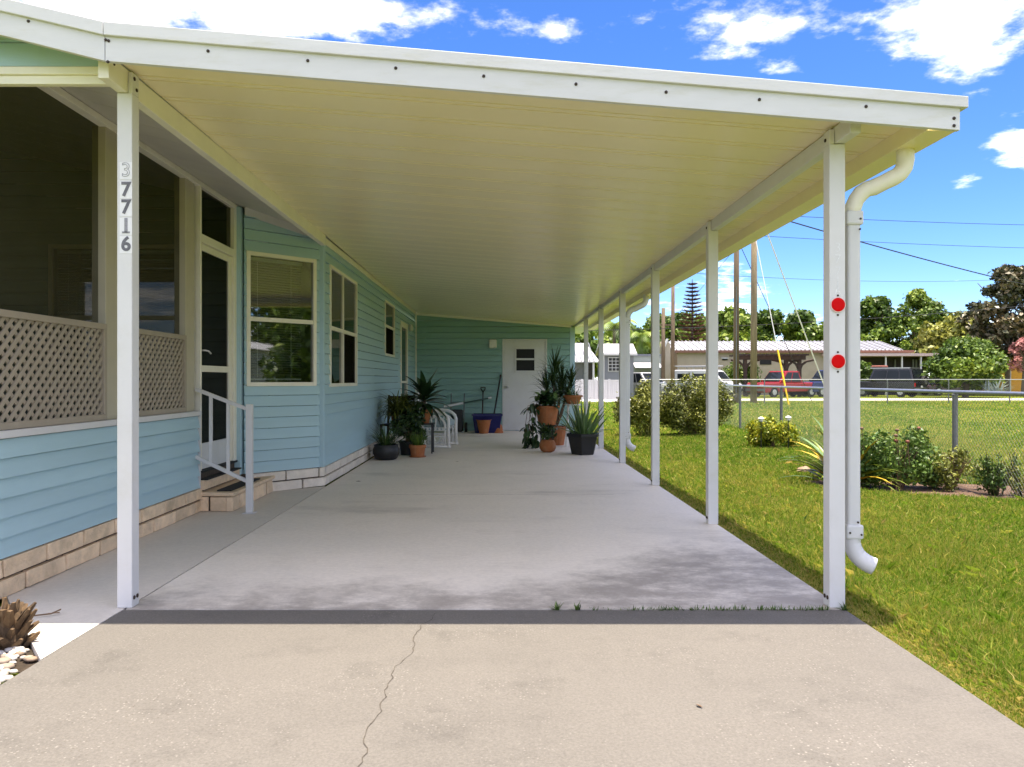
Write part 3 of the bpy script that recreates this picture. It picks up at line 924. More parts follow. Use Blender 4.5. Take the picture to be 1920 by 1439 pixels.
# doorway
D = Plane((-2.71, 6.94, 0), (0, 1, 0), (1, 0, 0))
part('door_jamb', house, lambda b: (D.box(b, .014, .045, -.06, .02, .34, 2.925), D.box(b, .90, .985, -.06, .02, .34, 2.925), D.box(b, .046, .899, -.06, .018, 2.43, 2.505)), 'cream', bevel=.004)
part('transom_screen', house, lambda b: b.add([D(.045, -.02, 2.505), D(.90, -.02, 2.505), D(.90, -.02, 2.925), D(.045, -.02, 2.925)], [(0,1,2,3)]), 'screen_dark')
dr = part('screen_door', house, lambda b: (D.box(b, .052, .075, -.035, -.004, .365, 2.425), D.box(b, .815, .893, -.035, -.004, .365, 2.425),
          D.box(b, .0755, .8145, -.034, -.005, 2.365, 2.425), D.box(b, .0755, .8145, -.034, -.005, 1.255, 1.315)), 'cream', bevel=.003)
part('kick_plate', dr, lambda b: D.box(b, .0755, .8145, -.03, -.010, .366, .60), 'white')
part('screen', dr, lambda b: b.add([D(.075, -.02, .60), D(.815, -.02, .60), D(.815, -.02, 2.365), D(.075, -.02, 2.365)], [(0,1,2,3)]), 'screen_dark')
b = MB(); p = D(.10, .0, 1.45); b.tube([p, p + Vector((.03, 0, 0)), p + Vector((.04, .05, -.005)), p + Vector((.035, .12, -.025))], .008, 8); b.build('door_handle', MT['white'], dr, smooth=True)
# steps
part('threshold', house, lambda b: D.box(b, .016, .975, -.25, -.002, .0, .342), 'mortar')
part('threshold_tread', house, lambda b: D.box(b, .02, .97, -.06, .03, .343, .362), 'rubber')
part('riser', house, lambda b: D.box(b, .02, .965, -.001, .05, .19, .275), 'block')
part('tread_mat', house, lambda b: D.box(b, .03, .95, .004, .075, .276, .288), 'rubber')
st = thing('block_step', (-2.5, 7.4, 0), 'low tan block step with a dark mat in front of the screen door', 'step')
q = [(-2.70, 6.965), (-2.415, 6.95), (-2.415, 8.165), (-2.655, 7.91), (-2.70, 7.91)]
b = MB(); b.prism([(x, yy, .002) for x, yy in q], (0, 0, .133)); b.build('core', MT['mortar'], st)
cap = [(-2.705, 6.93), (-2.378, 6.912), (-2.378, 8.205), (-2.66, 7.915), (-2.705, 7.915)]
b = MB(); b.prism([(x, yy, .138) for x, yy in cap], (0, 0, .034)); b.build('cap', MT['block'], st, bevel=.008)
fp = Plane((-2.70, 6.965, 0), (1, 0, 0), (0, -1, 0)); blocks(fp, .0, .30, st, MT['block'], hh=.128, ll=.20, courses=1, depth=.022)
rp = Plane((-2.415, 6.95, 0), (0, 1, 0), (1, 0, 0)); blocks(rp, -.018, 1.2, st, MT['block'], hh=.128, ll=.405, courses=1, depth=.022)
tag(MB().box(-2.56, -2.43, 7.0, 7.85, .173, .184).build('door_mat', MT['rubber']), 'narrow black rubber mat lying on the block step', 'mat')
# handrail
hr = thing('handrail', (-2.22, 6.86, 0), 'white metal stair handrail with two balusters by the screen door', 'railing')
b = MB(); b.box(-2.247, -2.193, 6.835, 6.89, .006, .965); b.build('rail_post', MT['white'], hr, bevel=.004)
b = MB(); b.box(-2.27, -2.17, 6.81, 6.915, .0, .0055); b.build('base_plate', MT['white'], hr)
for (za, zb) in ((1.10, .925), (.50, .285)):
    b = MB(); b.beam((-2.70, 6.865, za), (-2.248, 6.865, zb), .03, .032); b.build('rail', MT['white'], hr, bevel=.003)
for k in (.30, .64):
    x = -2.70 + .452 * k
    b = MB(); b.box(x - .0125, x + .0125, 6.853, 6.878, .50 + (.285 - .50) * k + .014, 1.10 + (.925 - 1.10) * k - .014); b.build('baluster', MT['white'], hr)
# --- front header and gable of the porch
hd = MB(); hd.box(-6.5, -1.982, 3.93, 3.99, 2.735, 2.775); hd.build('header', MT['cream'], house, bevel=.003)
hd = MB(); hd.box(-6.5, -1.982, 3.945, 3.985, 2.69, 2.7345); hd.build('header_lower', MT['cream'], house, bevel=.003)
gab = Plane((-6.5, 3.955, 0), (1, 0, 0), (0, -1, 0))
wall = part('gable', house, lambda b: gab.box(b, 0, 4.5, -.04, -.012, 2.70, 2.776), 'trimblue')
siding(gab, 0, 4.5, 2.776, 3.7, lambda u: soff(-6.5 + u) + .01, [], .13, MT['siding'], wall)
xa, xb = -6.5, -1.902
lt = lambda x: 2.897 + .235 * (-1.9 - x); lbm = lambda x: 2.716 + .25 * (-1.9 - x)
fl = MB().prism([(xa, 3.75, lbm(xa)), (xb, 3.75, lbm(xb)), (xb, 3.75, lt(xb)), (xa, 3.75, lt(xa))], (0, -.028, 0)).build('fascia', MT['fascia'], house, bevel=.002)
MB().prism([(xa, 3.7215, lt(xa) - .066), (xb, 3.7215, lt(xb) - .062), (xb, 3.7215, lt(xb) + .002), (xa, 3.7215, lt(xa) + .002)], (0, -.018, 0)).build('drip_lip', MT['fascia'], fl, bevel=.003)
for sx, sy in ((53, 40), (198, 75), (203.5, 77), (202, 116)):
    p = P(sx, sy, 3.72); screw(fl, (p.x, 3.722, p.z), r=.006)
# roof over the house and porch
MT['roofmetal'] = mat('white_metal_roof', (.72, .72, .72), .4, .05, 2)
b = MB()
b.prism([(-1.93, 3.75, soff(-1.93) + .012), (-6.5, 3.75, soff(-6.5) + .012), (-6.5, 3.75, soff(-6.5) + .085), (-1.93, 3.75, soff(-1.93) + .085)], (0, 14.5, 0))
b.build('roof', MT['roofmetal'], house)
b = MB(); b.prism([(-6.5, 3.75, soff(-6.5) + .012), (-11, 3.75, soff(-1.93) + .1), (-11, 3.75, soff(-1.93) + .17), (-6.5, 3.75, soff(-6.5) + .085)], (0, 14.5, 0)); b.build('roof', MT['roofmetal'], house)
y = 3.755
while y < 8.6:
    ya, yb = y, y + .30
    x0, x1 = -1.985, -6.45
    b = MB()
    b.prism([(x0, ya + .003, soff(x0) - .0), (x0, yb - .003, soff(x0)), (x0, yb - .003, soff(x0) + .01), (x0, ya + .003, soff(x0) + .01)], (x1 - x0, 0, 0))
    vs = []
    b = MB()
    b.add([(x0, ya+.003, soff(x0)), (x0, yb-.003, soff(x0)), (x1, yb-.003, soff(x1)), (x1, ya+.003, soff(x1)),
           (x0, ya+.003, soff(x0)+.01), (x0, yb-.003, soff(x0)+.01), (x1, yb-.003, soff(x1)+.01), (x1, ya+.003, soff(x1)+.01)],
          [(0,3,2,1), (4,5,6,7), (0,1,5,4), (1,2,6,5), (2,3,7,6), (3,0,4,7)])
    b.build('soffit_panel', MT['soffit'], house)
    y += .30
# porch interior
pin = Plane((-6.45, 7.955, 0), (1, 0, 0), (0, -1, 0))
wall = part('porch_wall', house, lambda b: pin.box(b, 0, 3.74, -.06, -.03, .2, .3), 'darkgreenwall')
pw = (1.82, 3.22, 1.12, 2.57)
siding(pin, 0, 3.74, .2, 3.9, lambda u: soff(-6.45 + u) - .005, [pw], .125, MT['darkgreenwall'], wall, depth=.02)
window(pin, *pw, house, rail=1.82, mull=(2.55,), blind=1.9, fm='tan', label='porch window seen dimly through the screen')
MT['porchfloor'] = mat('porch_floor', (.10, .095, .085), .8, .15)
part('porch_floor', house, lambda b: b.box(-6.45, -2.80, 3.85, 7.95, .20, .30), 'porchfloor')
part('porch_side_wall', house, lambda b: b.box(-6.55, -6.46, 3.85, 18, 0, 3.8), 'darkgreenwall')
part('porch_front_wall', house, lambda b: b.box(-6.5, -2.80, 3.90, 3.97, 0, .88), 'trimblue')
part('screen', house, lambda b: b.add([(-6.5, 3.94, .88), (-2.75, 3.94, .88), (-2.75, 3.94, 2.69), (-6.5, 3.94, 2.69)], [(0,1,2,3)]), 'screen')
part('light_stop_panel', house, lambda b: b.box(-3.2, -2.66, 8.03, 8.05, 0, 3.0), 'darkgreenwall')  # added backing that blocks stray light seen through the screen door
part('porch_side_wall', house, lambda b: b.box(-11.1, -11.0, 3.85, 18.1, 0, 3.0), 'darkgreenwall')
part('rear_wall', house, lambda b: b.box(-11, -6.56, 18.05, 18.1, 0, 2.8), 'trimblue')
part('rear_wall', house, lambda b: b.box(-11, -6.56, 3.9, 3.97, 0, 2.9), 'trimblue')
part('rear_wall', house, lambda b: b.box(-6.5, -2.0, 18.05, 18.1, 0, 2.8), 'trimblue')

# ================================================================== STORAGE SHED closing the carport
shed = thing('storage_shed', (0, 18, 0), 'blue sided storage room with a white door closing the back of the carport', 'shed')
bk = Plane((-1.96, 18.0, 0), (1, 0, 0), (0, -1, 0)); BL = 3.62
wall = part('wall', shed, lambda b: bk.box(b, .0, BL, -.06, -.02, .0, .06), 'trimblue')
bdoor = (2.02, 3.06, .0, 2.13)
siding(bk, .03, BL - .03, .006, 2.8, lambda u: zc(-1.96 + u, 18) - .003, [bdoor], .1345, MT['siding_back'], wall)
b = MB(); q = [bk(.0, .016, zc(-1.96, 18) - .055), bk(BL, .016, zc(-1.96 + BL, 18) - .055), bk(BL, .016, zc(-1.96 + BL, 18) - .002), bk(0, .016, zc(-1.96, 18) - .002)]
b.prism(q, bk.n * .015); b.build('wall_trim', MT['cream'], shed)
part('corner_trim', shed, lambda b: bk.box(b, .0, .028, .0, .03, .0, 2.70), 'cream')
part('corner_trim', shed, lambda b: bk.box(b, BL - .03, BL + .035, -.05, .03, .002, 2.405), 'trimblue')
part('door_frame', shed, lambda b: (bk.box(b, 2.02, 2.06, -.02, .03, .004, 2.13), bk.box(b, 3.02, 3.06, -.02, .03, .004, 2.13), bk.box(b, 2.0605, 3.0195, -.02, .029, 2.09, 2.13)), 'white', bevel=.003)
sd = part('door', shed, lambda b: (bk.box(b, 2.063, 3.017, -.02, .012, .012, 2.087)), 'white', bevel=.003)
window(bk, 2.31, 2.80, 1.365, 1.935, sd, rail=1.665, fw=.035, proud=.028, room=False, name='door_window', fm='white')
part('door_window_back', sd, lambda b: bk.box(b, 2.315, 2.795, .0125, .0135, 1.37, 1.93), 'dark')
b = MB(); p = bk(2.13, .012, 1.02); b.tube([p, p + Vector((0, -.03, 0)), p + Vector((0, -.04, 0)), p + Vector((0, -.075, 0)), p + Vector((0, -.085, 0))], [.03, .028, .012, .03, .02], 12); b.build('door_knob', MT['galv'], sd, smooth=True)
b = MB(); p = bk(1.80, .014, 2.02); b.chbox(p.x - .09, p.x + .09, p.y - .11, p.y, p.z - .10, p.z + .10, .02); b.build('wall_lamp', MT['wicker'], shed)
part('rear_walls', shed, lambda b: (b.box(1.70, 1.76, 18.08, 21, 0, 2.44), b.box(-2, 1.76, 21.0, 21.06, 0, 2.7), b.box(-2.06, -2.0, 18.08, 21, 0, 2.74)), 'trimblue')
part('roof', shed, lambda b: b.prism([(-2.1, 18.31, 2.78), (2.2, 18.31, 2.44), (2.2, 18.31, 2.50), (-2.1, 18.31, 2.84)], (0, 2.9, 0)), 'roofmetal')

# ================================================================== PLANTS: helpers
MT['leaf'] = mat('leaf', (.05, .10, .02), .5, .15, 8, tintcols=[(0.022, 0.054, 0.010), (0.072, 0.144, 0.024), (0.144, 0.228, 0.036)], trans=.18)
MT['leaf_dark'] = mat('dark_leaf', (.03, .06, .02), .38, .15, 8, tintcols=[(0.014, 0.034, 0.012), (0.036, 0.074, 0.022), (0.084, 0.144, 0.036)], trans=.12)
MT['leaf_yellow'] = mat('yellow_green_leaf', (.2, .2, .02), .5, .15, 8, tintcols=[(0.078, 0.139, 0.016), (0.264, 0.310, 0.019), (0.512, 0.434, 0.031)], trans=.22)
MT['leaf_olive'] = mat('olive_leaf', (.1, .11, .03), .5, .15, 8, tintcols=[(0.054, 0.062, 0.019), (0.171, 0.194, 0.034), (0.326, 0.326, 0.054)], trans=.2)
MT['leaf_bronze'] = mat('bronze_leaf', (.1, .06, .03), .45, .15, 8, tintcols=[(.016, .022, .010), (.055, .060, .022), (.17, .12, .06)], trans=.12)
MT['leaf_pine'] = mat('russet_needles', (.1, .04, .03), .7, .2, 8, tintcols=[(.09, .028, .022), (.17, .06, .045), (.09, .075, .03)], trans=.1)
MT['leaf_pink'] = mat('pink_blossom', (.3, .1, .1), .6, .2, 8, tintcols=[(0.240, 0.084, 0.072), (0.504, 0.204, 0.192), (0.660, 0.360, 0.324)], trans=.2)
MT['leaf_tree'] = mat('tree_leaf', (.06, .1, .02), .5, .15, 3, tintcols=[(0.031, 0.070, 0.012), (0.116, 0.194, 0.022), (0.264, 0.333, 0.039)], trans=.2)
MT['leaf_aloe'] = mat('aloe_leaf', (.10, .18, .06), .35, .12, 8, objvar=.25, spec=.5)
MT['leaf_paddle'] = mat('paddle_leaf', (.022, .055, .018), .32, .12, 8, objvar=.4, spec=.5)
MT['leaf_lily'] = mat('lily_leaf', (.11, .15, .015), .4, .15, 8, objvar=.35)
MT['leaf_lily_y'] = mat('yellowed_lily_leaf', (.48, .33, .03), .45, .2, 6, objvar=.2)
MT['bark'] = mat('bark', (.13, .10, .075), .9, .3, 8, bump=.6, bscale=20, aniso=(2, 2, .4))
MT['stem'] = mat('woody_stem', (.16, .10, .06), .85, .3, 20)

def leafmesh(name, blobs, n, size, m, parent=None, aspect=.5, shell=.55, up=.35, seed=1, tint_scale=1.2, zmin=-9, droop=0, tint0=0.0):
    """n small leaf faces spread through ellipsoid blobs (cx,cy,cz,rx,ry,rz)"""
    g = np.random.default_rng(seed)
    bl = np.array(blobs, float)
    w = (bl[:, 3] * bl[:, 4] * bl[:, 5]) ** .75
    idx = g.choice(len(bl), n, p=w / w.sum())
    d = g.normal(size=(n, 3)); d /= np.linalg.norm(d, axis=1)[:, None]
    r = (shell + (1 - shell) * g.random(n)) * np.where(g.random(n) < .25, g.random(n) ** .5, 1.0) * (1 + .10 * g.normal(size=n))
    c = bl[idx, :3] + d * bl[idx, 3:] * r[:, None]
    keep = c[:, 2] > zmin
    c, d = c[keep], d[keep]; n = len(c)
    nm = d * .7 + g.normal(size=(n, 3)) * .75 + np.array([0, 0, up])
    nm /= np.linalg.norm(nm, axis=1)[:, None]
    t = np.cross(nm, g.normal(size=(n, 3))); t /= np.linalg.norm(t, axis=1)[:, None]
    t[:, 2] -= droop; t /= np.linalg.norm(t, axis=1)[:, None]
    s = np.cross(nm, t); s /= (np.linalg.norm(s, axis=1)[:, None] + 1e-9)
    L_ = size * (.6 + .8 * g.random(n))[:, None]; W_ = L_ * aspect
    fold = nm * (L_ * .12)
    v = np.empty((n, 4, 3))
    v[:, 0] = c - t * L_ / 2; v[:, 1] = c - s * W_ / 2 - t * L_ * .08 + fold; v[:, 2] = c + t * L_ / 2; v[:, 3] = c + s * W_ / 2 - t * L_ * .08 + fold
    tint = np.clip(.45 + .22 * g.normal(size=n) + .22 * np.sin(c[:, 0] * tint_scale * 3 + seed) * np.cos(c[:, 1] * tint_scale * 2.3) + .12 * np.sin(c[:, 2] * tint_scale * 4) + tint0, 0, 1)
    return npmesh(name, v.reshape(-1, 3), n, 4, tint, m, parent)
def npmesh(name, verts, nf, k, tint, m, parent=None):
    me = bpy.data.meshes.new(name)
    nv = len(verts)
    me.vertices.add(nv); me.vertices.foreach_set('co', np.ascontiguousarray(verts, dtype=np.float32).ravel())
    me.loops.add(nf * k); me.loops.foreach_set('vertex_index', np.arange(nf * k, dtype=np.int32))
    me.polygons.add(nf)
    me.polygons.foreach_set('loop_start', np.arange(0, nf * k, k, dtype=np.int32))
    me.polygons.foreach_set('loop_total', np.full(nf, k, dtype=np.int32))
    if tint is not None:
        at = me.attributes.new('tint', 'FLOAT', 'FACE')
        at.data.foreach_set('value', np.ascontiguousarray(tint, dtype=np.float32))
    me.update(calc_edges=True)
    return obj(name, me, m, parent)
def pot(b, r0, r1, h, c, n=20, rim=.03, rot=0, rimw=.015):
    b.lathe([(r0 * .97, 0), (r0, .005), (r1 - .004, h - rim), (r1 + rimw - .003, h - rim), (r1 + rimw, h - rim + .004), (r1 + rimw, h - .003), (r1 + rimw - .004, h), (r1 - .012, h), (r1 - .016, h - .05)], c, n, rot=rot)
    return b
def soil(parent, r, c, n=16, rot=0):
    b = MB(); rr = random.Random(int(r * 1e4))
    b.lathe([(r, 0), (r * .6, .008), (.01, .012)], c, n, rot=rot, cap=False)
    return b.build('soil', MT['soil'], parent)

# ================================================================== UNDER THE CARPORT, RIGHT GROUP
p = G(1093, 852)
al = thing('potted_aloe', p, 'spiky green aloe in a large black angular pot at the carport edge', 'potted plant')
b = MB(); pot(b, .195, .265, .335, p, 6, rim=.05, rot=.33, rimw=.018); b.build('pot', MT['black'], al)
soil(al, .25, (p.x, p.y, .28), 6, .33)
rr = random.Random(3)
for i in range(46):
    az = rr.uniform(0, 2 * math.pi); k = rr.random()
    lift = math.radians(rr.uniform(58, 84) if k < .6 else rr.uniform(22, 55))
    rad = rr.uniform(.02, .19)
    ln = rr.uniform(.45, .70) if k < .6 else rr.uniform(.38, .62)
    b = MB(); b.strap((p.x + rad * math.cos(az), p.y + rad * math.sin(az), .29), az + rr.uniform(-.5, .5), ln, rr.uniform(.035, .055), lift, rr.uniform(.1, .9), 7, .45)
    b.build('leaf', MT['leaf_aloe'], al, smooth=True)
p = G(1027, 848)
gp = thing('globe_planter', p, 'small round orange clay pot with dark leaves standing left of the aloe', 'potted plant')
b = MB(); b.lathe([(.07, 0), (.11, .02), (.137, .075), (.132, .135), (.105, .185), (.108, .20), (.095, .205), (.09, .17)], p, 22); b.build('pot', MT['terracotta'], gp, smooth=True)
soil(gp, .092, (p.x, p.y, .175))
leafmesh('foliage', [(p.x, p.y, .33, .14, .12, .14)], 260, .075, MT['leaf_dark'], gp, seed=4)['kind'] = 'stuff'
MB().tube([(p.x, p.y, .17), (p.x + .02, p.y, .35)], .008, 6).build('stem', MT['stem'], gp)
p = Vector((.83, 13.55, 0))
sd_ = thing('plant_stand', p, 'dark metal stand holding the clay pot with trailing leaves', 'plant stand')
b = MB()
for k in range(4):
    a = k * math.pi / 2 + .6
    b.tube([(p.x + .15 * math.cos(a), p.y + .15 * math.sin(a), .0), (p.x + .12 * math.cos(a), p.y + .12 * math.sin(a), .38)], .011, 6)
    MB().tube([(p.x + .15 * math.cos(a), p.y + .15 * math.sin(a), .0), (p.x + .12 * math.cos(a), p.y + .12 * math.sin(a), .378)], .011, 6).build('leg', MT['black'], sd_)
MB().lathe([(.165, 0), (.165, .018)], (p.x, p.y, .378), 20).build('top', MT['black'], sd_)
tp = thing('trailing_plant', (p.x, p.y, .397), 'broad leaved green plant trailing down from an orange clay pot beside the white door', 'potted plant')
b = MB(); pot(b, .15, .205, .33, (p.x, p.y, .397), 22); b.build('pot', MT['terracotta'], tp, smooth=False)
soil(tp, .19, (p.x, p.y, .68))
rr = random.Random(8)
def paddle(parent, o, az, ln, wd, lift, droop, m, name='leaf'):
    b = MB(); o = Vector(o); d = Vector((math.cos(az), math.sin(az), 0)); side_ = Vector((-d.y, d.x, 0))
    n = 7; vs = []; q = o.copy(); an = lift
    for i in range(n + 1):
        t = i / n
        w = wd * .5 * (math.sin(math.pi * min(1, t ** .8 * .98 + .02)) ** .8 if t < 1 else .02)
        w = max(w, .004)
        fw = Vector((d.x * math.cos(an), d.y * math.cos(an), math.sin(an)))
        up_ = fw.cross(side_); up_ = up_ if up_.z > 0 else -up_
        vs += [q - side_ * w + up_ * w * .28, q, q + side_ * w + up_ * w * .28]
        q = q + fw * (ln / n); an -= droop / n
    fs = []
    for i in range(n):
        a = i * 3; e = a + 3; fs += [(a, a + 1, e + 1, e), (a + 1, a + 2, e + 2, e + 1)]
    b.add(vs, fs); return b.build(name, m, parent, smooth=True)
for i in range(58):
    az = rr.uniform(0, 2 * math.pi)
    o = (p.x + rr.uniform(-.14, .14), p.y + rr.uniform(-.14, .10), .70 + rr.uniform(0, .2))
    paddle(tp, o, az, rr.uniform(.17, .27), rr.uniform(.08, .13), rr.uniform(.2, 1.2), rr.uniform(.8, 1.8), MT['leaf_paddle' if i % 3 else 'leaf_aloe'])
for s in range(4):
    sx, sz, x = p.x - .19 - .05 * s, .72, p.x - .19 - .06 * s
    pts = [(p.x - .12, p.y - .08, .72), (sx, p.y - .12 - .02 * s, .74)] + [(x - .02 * math.sin(k), p.y - .14 - .03 * s, .66 - .13 * k) for k in range(1 + s // 2, 5)]
    MB().tube(pts, .005, 5).build('vine', MT['stem'], tp)
    for q in pts[1:]:
        for _ in range(4):
            az = rr.uniform(0, 2 * math.pi)
            paddle(tp, (q[0] + rr.uniform(-.02, .02), q[1], q[2] + rr.uniform(-.09, .05)), az, rr.uniform(.13, .20), rr.uniform(.055, .085), rr.uniform(-1.4, -.3), rr.uniform(.1, .6), MT['leaf_paddle'])
p = Vector((1.02, 14.1, 0))
dc = thing('dracaena', p, 'tall dark dracaena with spiky leaf heads in front of the white door', 'potted plant')
b = MB(); pot(b, .15, .20, .34, p, 20); b.build('pot', MT['terracotta'], dc)
soil(dc, .18, (p.x, p.y, .29))
rr = random.Random(21)
heads = [((-.02, 0, 1.42), .46), ((.12, .05, 1.20), .44), ((-.16, -.06, 1.10), .42), ((.28, .0, 1.22), .34), ((.06, -.10, .98), .42), ((-.06, -.1, 1.25), .44), ((.2, -.05, .95), .36)]
for (hx, hy, hz), ln in heads:
    MB().tube([(p.x, p.y, .29), (p.x + hx * .4, p.y + hy * .4, .55), (p.x + hx, p.y + hy, hz)], [.02, .016, .012], 7).build('stem', MT['stem'], dc)
    b = MB()
    for i in range(62):
        b.strap((p.x + hx, p.y + hy, hz - rr.uniform(0, .22)), rr.uniform(0, 6.283), ln * rr.uniform(.65, 1.1), .026, rr.uniform(-.2, 1.45), rr.uniform(.0, .7), 4, .3, tint=rr.random() * .8)
    b.build('leaf_head', MT['leaf_dark'], dc)['kind'] = 'stuff'
p = Vector((1.30, 13.7, 0))
ws = thing('twig_stand', p, 'pale slatted stand behind the aloe holding a shallow clay bowl', 'plant stand')
for k in range(4):
    a = k * math.pi / 2 + .785
    MB().tube([(p.x + .17 * math.cos(a), p.y + .17 * math.sin(a), 0), (p.x + .12 * math.cos(a), p.y + .12 * math.sin(a), .735)], .014, 7).build('leg', MT['wicker'], ws)
MB().lathe([(.16, 0), (.16, .02)], (p.x, p.y, .735), 20).build('top', MT['wicker'], ws)
MB().lathe([(.11, 0), (.11, .015)], (p.x, p.y, .25), 16).build('shelf', MT['wicker'], ws)
bw = thing('bowl_planter', (p.x, p.y, .756), 'shallow brown clay bowl of thin sprigs on the pale stand', 'potted plant')
b = MB(); b.lathe([(.08, 0), (.10, .004), (.155, .125), (.172, .125), (.172, .155), (.15, .155), (.145, .12)], (p.x, p.y, .756), 24); b.build('pot', MT['terracotta'], bw)
soil(bw, .145, (p.x, p.y, .875), 18)
b = MB(); rr = random.Random(31)
for i in range(60):
    a = rr.uniform(0, 6.28)
    b.strap((p.x + rr.uniform(-.08, .08), p.y + rr.uniform(-.08, .08), .88), a, rr.uniform(.10, .28), .012, rr.uniform(.2, 1.5), rr.uniform(0, 1.2), 4, .2, tint=rr.random())
b.build('sprigs', MT['leaf'], bw)['kind'] = 'stuff'

# ================================================================== UNDER THE CARPORT, LEFT GROUP
p = G(724, 862)
sp = thing('spider_plant', p, 'grassy arching plant in a round glossy black pot against the house wall', 'potted plant')
b = MB(); b.lathe([(.12, 0), (.165, .02), (.20, .10), (.195, .16), (.175, .205), (.185, .22), (.165, .225), (.155, .17)], p, 24); b.build('pot', MT['black'], sp, smooth=True)
soil(sp, .158, (p.x, p.y, .185))
b = MB(); rr = random.Random(41)
for i in range(110):
    a = rr.uniform(0, 6.28); r_ = rr.uniform(0, .11)
    b.strap((p.x + r_ * math.cos(a), p.y + r_ * math.sin(a), .19), a + rr.uniform(-.6, .6), rr.uniform(.25, .52), .014, rr.uniform(.6, 1.45), rr.uniform(.4, 2.2), 6, .25, tint=rr.random())
b.build('leaves', MT['leaf_dark'], sp)['kind'] = 'stuff'
p = G(783, 857)
sm = thing('small_potted_plant', p, 'short green bladed plant in a small orange clay pot near the dark chair', 'potted plant')
b = MB(); pot(b, .10, .122, .185, p, 20, rim=.045, rimw=.012); b.build('pot', MT['terracotta'], sm)
MB().lathe([(.12, 0), (.135, .012), (.125, .012)], (p.x, p.y, -.0), 20).build('saucer', MT['terracotta'], sm)
soil(sm, .112, (p.x, p.y, .145))
b = MB(); rr = random.Random(43)
for i in range(70):
    a = rr.uniform(0, 6.28); r_ = rr.uniform(0, .08)
    b.strap((p.x + r_ * math.cos(a), p.y + r_ * math.sin(a), .15), a + rr.uniform(-.6, .6), rr.uniform(.16, .30), .016, rr.uniform(.8, 1.5), rr.uniform(.1, 1.2), 5, .3, tint=.4 + .6 * rr.random())
b.build('leaves', MT['leaf'], sm)['kind'] = 'stuff'
# dark ladder-back chair
p = Vector((-1.67, 12.6, 0))
ch = thing('wooden_chair', p, 'dark brown ladder back chair against the blue house wall', 'chair', local=True, rotz=math.radians(-8))
W2, D2 = .21, .20
def loc_build(b, name, m, parent, **k): return obj(name, b.mesh(name, k.get('smooth', False)), m, parent, (0, 0, 0), k.get('bevel', 0))
for sx in (-1, 1):
    loc_build(MB().tube([(sx * W2, -D2, 0), (sx * W2, -D2, .45)], .018, 8), 'leg', MT['darkwood'], ch)
    loc_build(MB().tube([(sx * W2, D2, 0), (sx * W2, D2, .45), (sx * W2 * 1.02, D2 + .07, .93)], [.017, .02, .018], 8), 'leg', MT['darkwood'], ch)
    loc_build(MB().tube([(sx * W2, -D2, .2), (sx * W2, D2, .2)], .010, 6), 'stretcher', MT['darkwood'], ch)
loc_build(MB().chbox(-W2 - .02, W2 + .02, -D2 - .02, D2 + .015, .44, .47, .008), 'seat', MT['darkwood'], ch)
for zz in (.58, .71, .84):
    yo = D2 + .07 * (zz - .45) / .48
    loc_build(MB().chbox(-W2, W2, yo - .009, yo + .009, zz, zz + .075, .004), 'back_slat', MT['darkwood'], ch)
fp_ = thing('bushy_potted_fern', (p.x, p.y, .471), 'bushy brownish green fern in a clay pot on the dark chair', 'potted plant')
b = MB(); pot(b, .08, .105, .16, (p.x, p.y, .471), 18); b.build('pot', MT['terracotta'], fp_)
soil(fp_, .095, (p.x, p.y, .60))
b = MB(); rr = random.Random(47)
for i in range(460):
    a = rr.uniform(0, 6.28)
    b.strap((p.x + rr.uniform(-.06, .22), p.y + rr.uniform(-.14, .05), .60), a, rr.uniform(.25, .62), .026, rr.uniform(.2, 1.5), rr.uniform(1.4, 3.0), 6, .2, tint=rr.random() * .7)
b.build('fronds', MT['leaf_olive'], fp_)['kind'] = 'stuff'
# black stand with the big-leaved plant
p = Vector((-1.22, 12.55, 0))
bs = thing('black_plant_stand', p, 'square black metal plant stand under the big paddle leaved plant', 'plant stand')
for sx in (-1, 1):
    for sy in (-1, 1):
        MB().box(p.x + sx * .13 - .011, p.x + sx * .13 + .011, p.y + sy * .13 - .011, p.y + sy * .13 + .011, 0, .459).build('leg', MT['black'], bs)
MB().chbox(p.x - .16, p.x + .16, p.y - .16, p.y + .16, .46, .482, .004).build('top', MT['black'], bs)
pp = thing('paddle_leaf_plant', (p.x, p.y, .483), 'plant with long dark paddle leaves in a clay pot on a black stand', 'potted plant')
b = MB(); pot(b, .075, .115, .22, (p.x, p.y, .483), 20, rim=.04); b.build('pot', MT['terracotta'], pp)
soil(pp, .105, (p.x, p.y, .66))
rr = random.Random(52)
MB().tube([(p.x, p.y, .66), (p.x, p.y, .92)], .022, 8).build('stem', MT['stem'], pp)
for i in range(52):
    t = i / 51; az = i * 2.399 + rr.uniform(-.2, .2)
    lift = math.radians(-25 + 100 * t + rr.uniform(-10, 10))
    paddle(pp, (p.x + .02 * math.cos(az), p.y + .02 * math.sin(az), .76 + .18 * t), az, rr.uniform(.36, .50), rr.uniform(.085, .125), lift, rr.uniform(.3, 1.0), MT['leaf_paddle'])
p = Vector((-1.45, 12.2, 0))
bp_ = thing('leafy_dark_plant', p, 'dense dark leafy plant in a black pot in front of the black stand', 'potted plant')
b = MB(); pot(b, .11, .14, .22, p, 20, rimw=.01); b.build('pot', MT['black'], bp_)
soil(bp_, .125, (p.x, p.y, .17))
for k in range(5):
    a = k * 1.257; MB().tube([(p.x, p.y, .17), (p.x + .07 * math.cos(a), p.y + .07 * math.sin(a), .4), (p.x + .15 * math.cos(a), p.y + .12 * math.sin(a), .62)], [.009, .007, .004], 5).build('stem', MT['stem'], bp_)
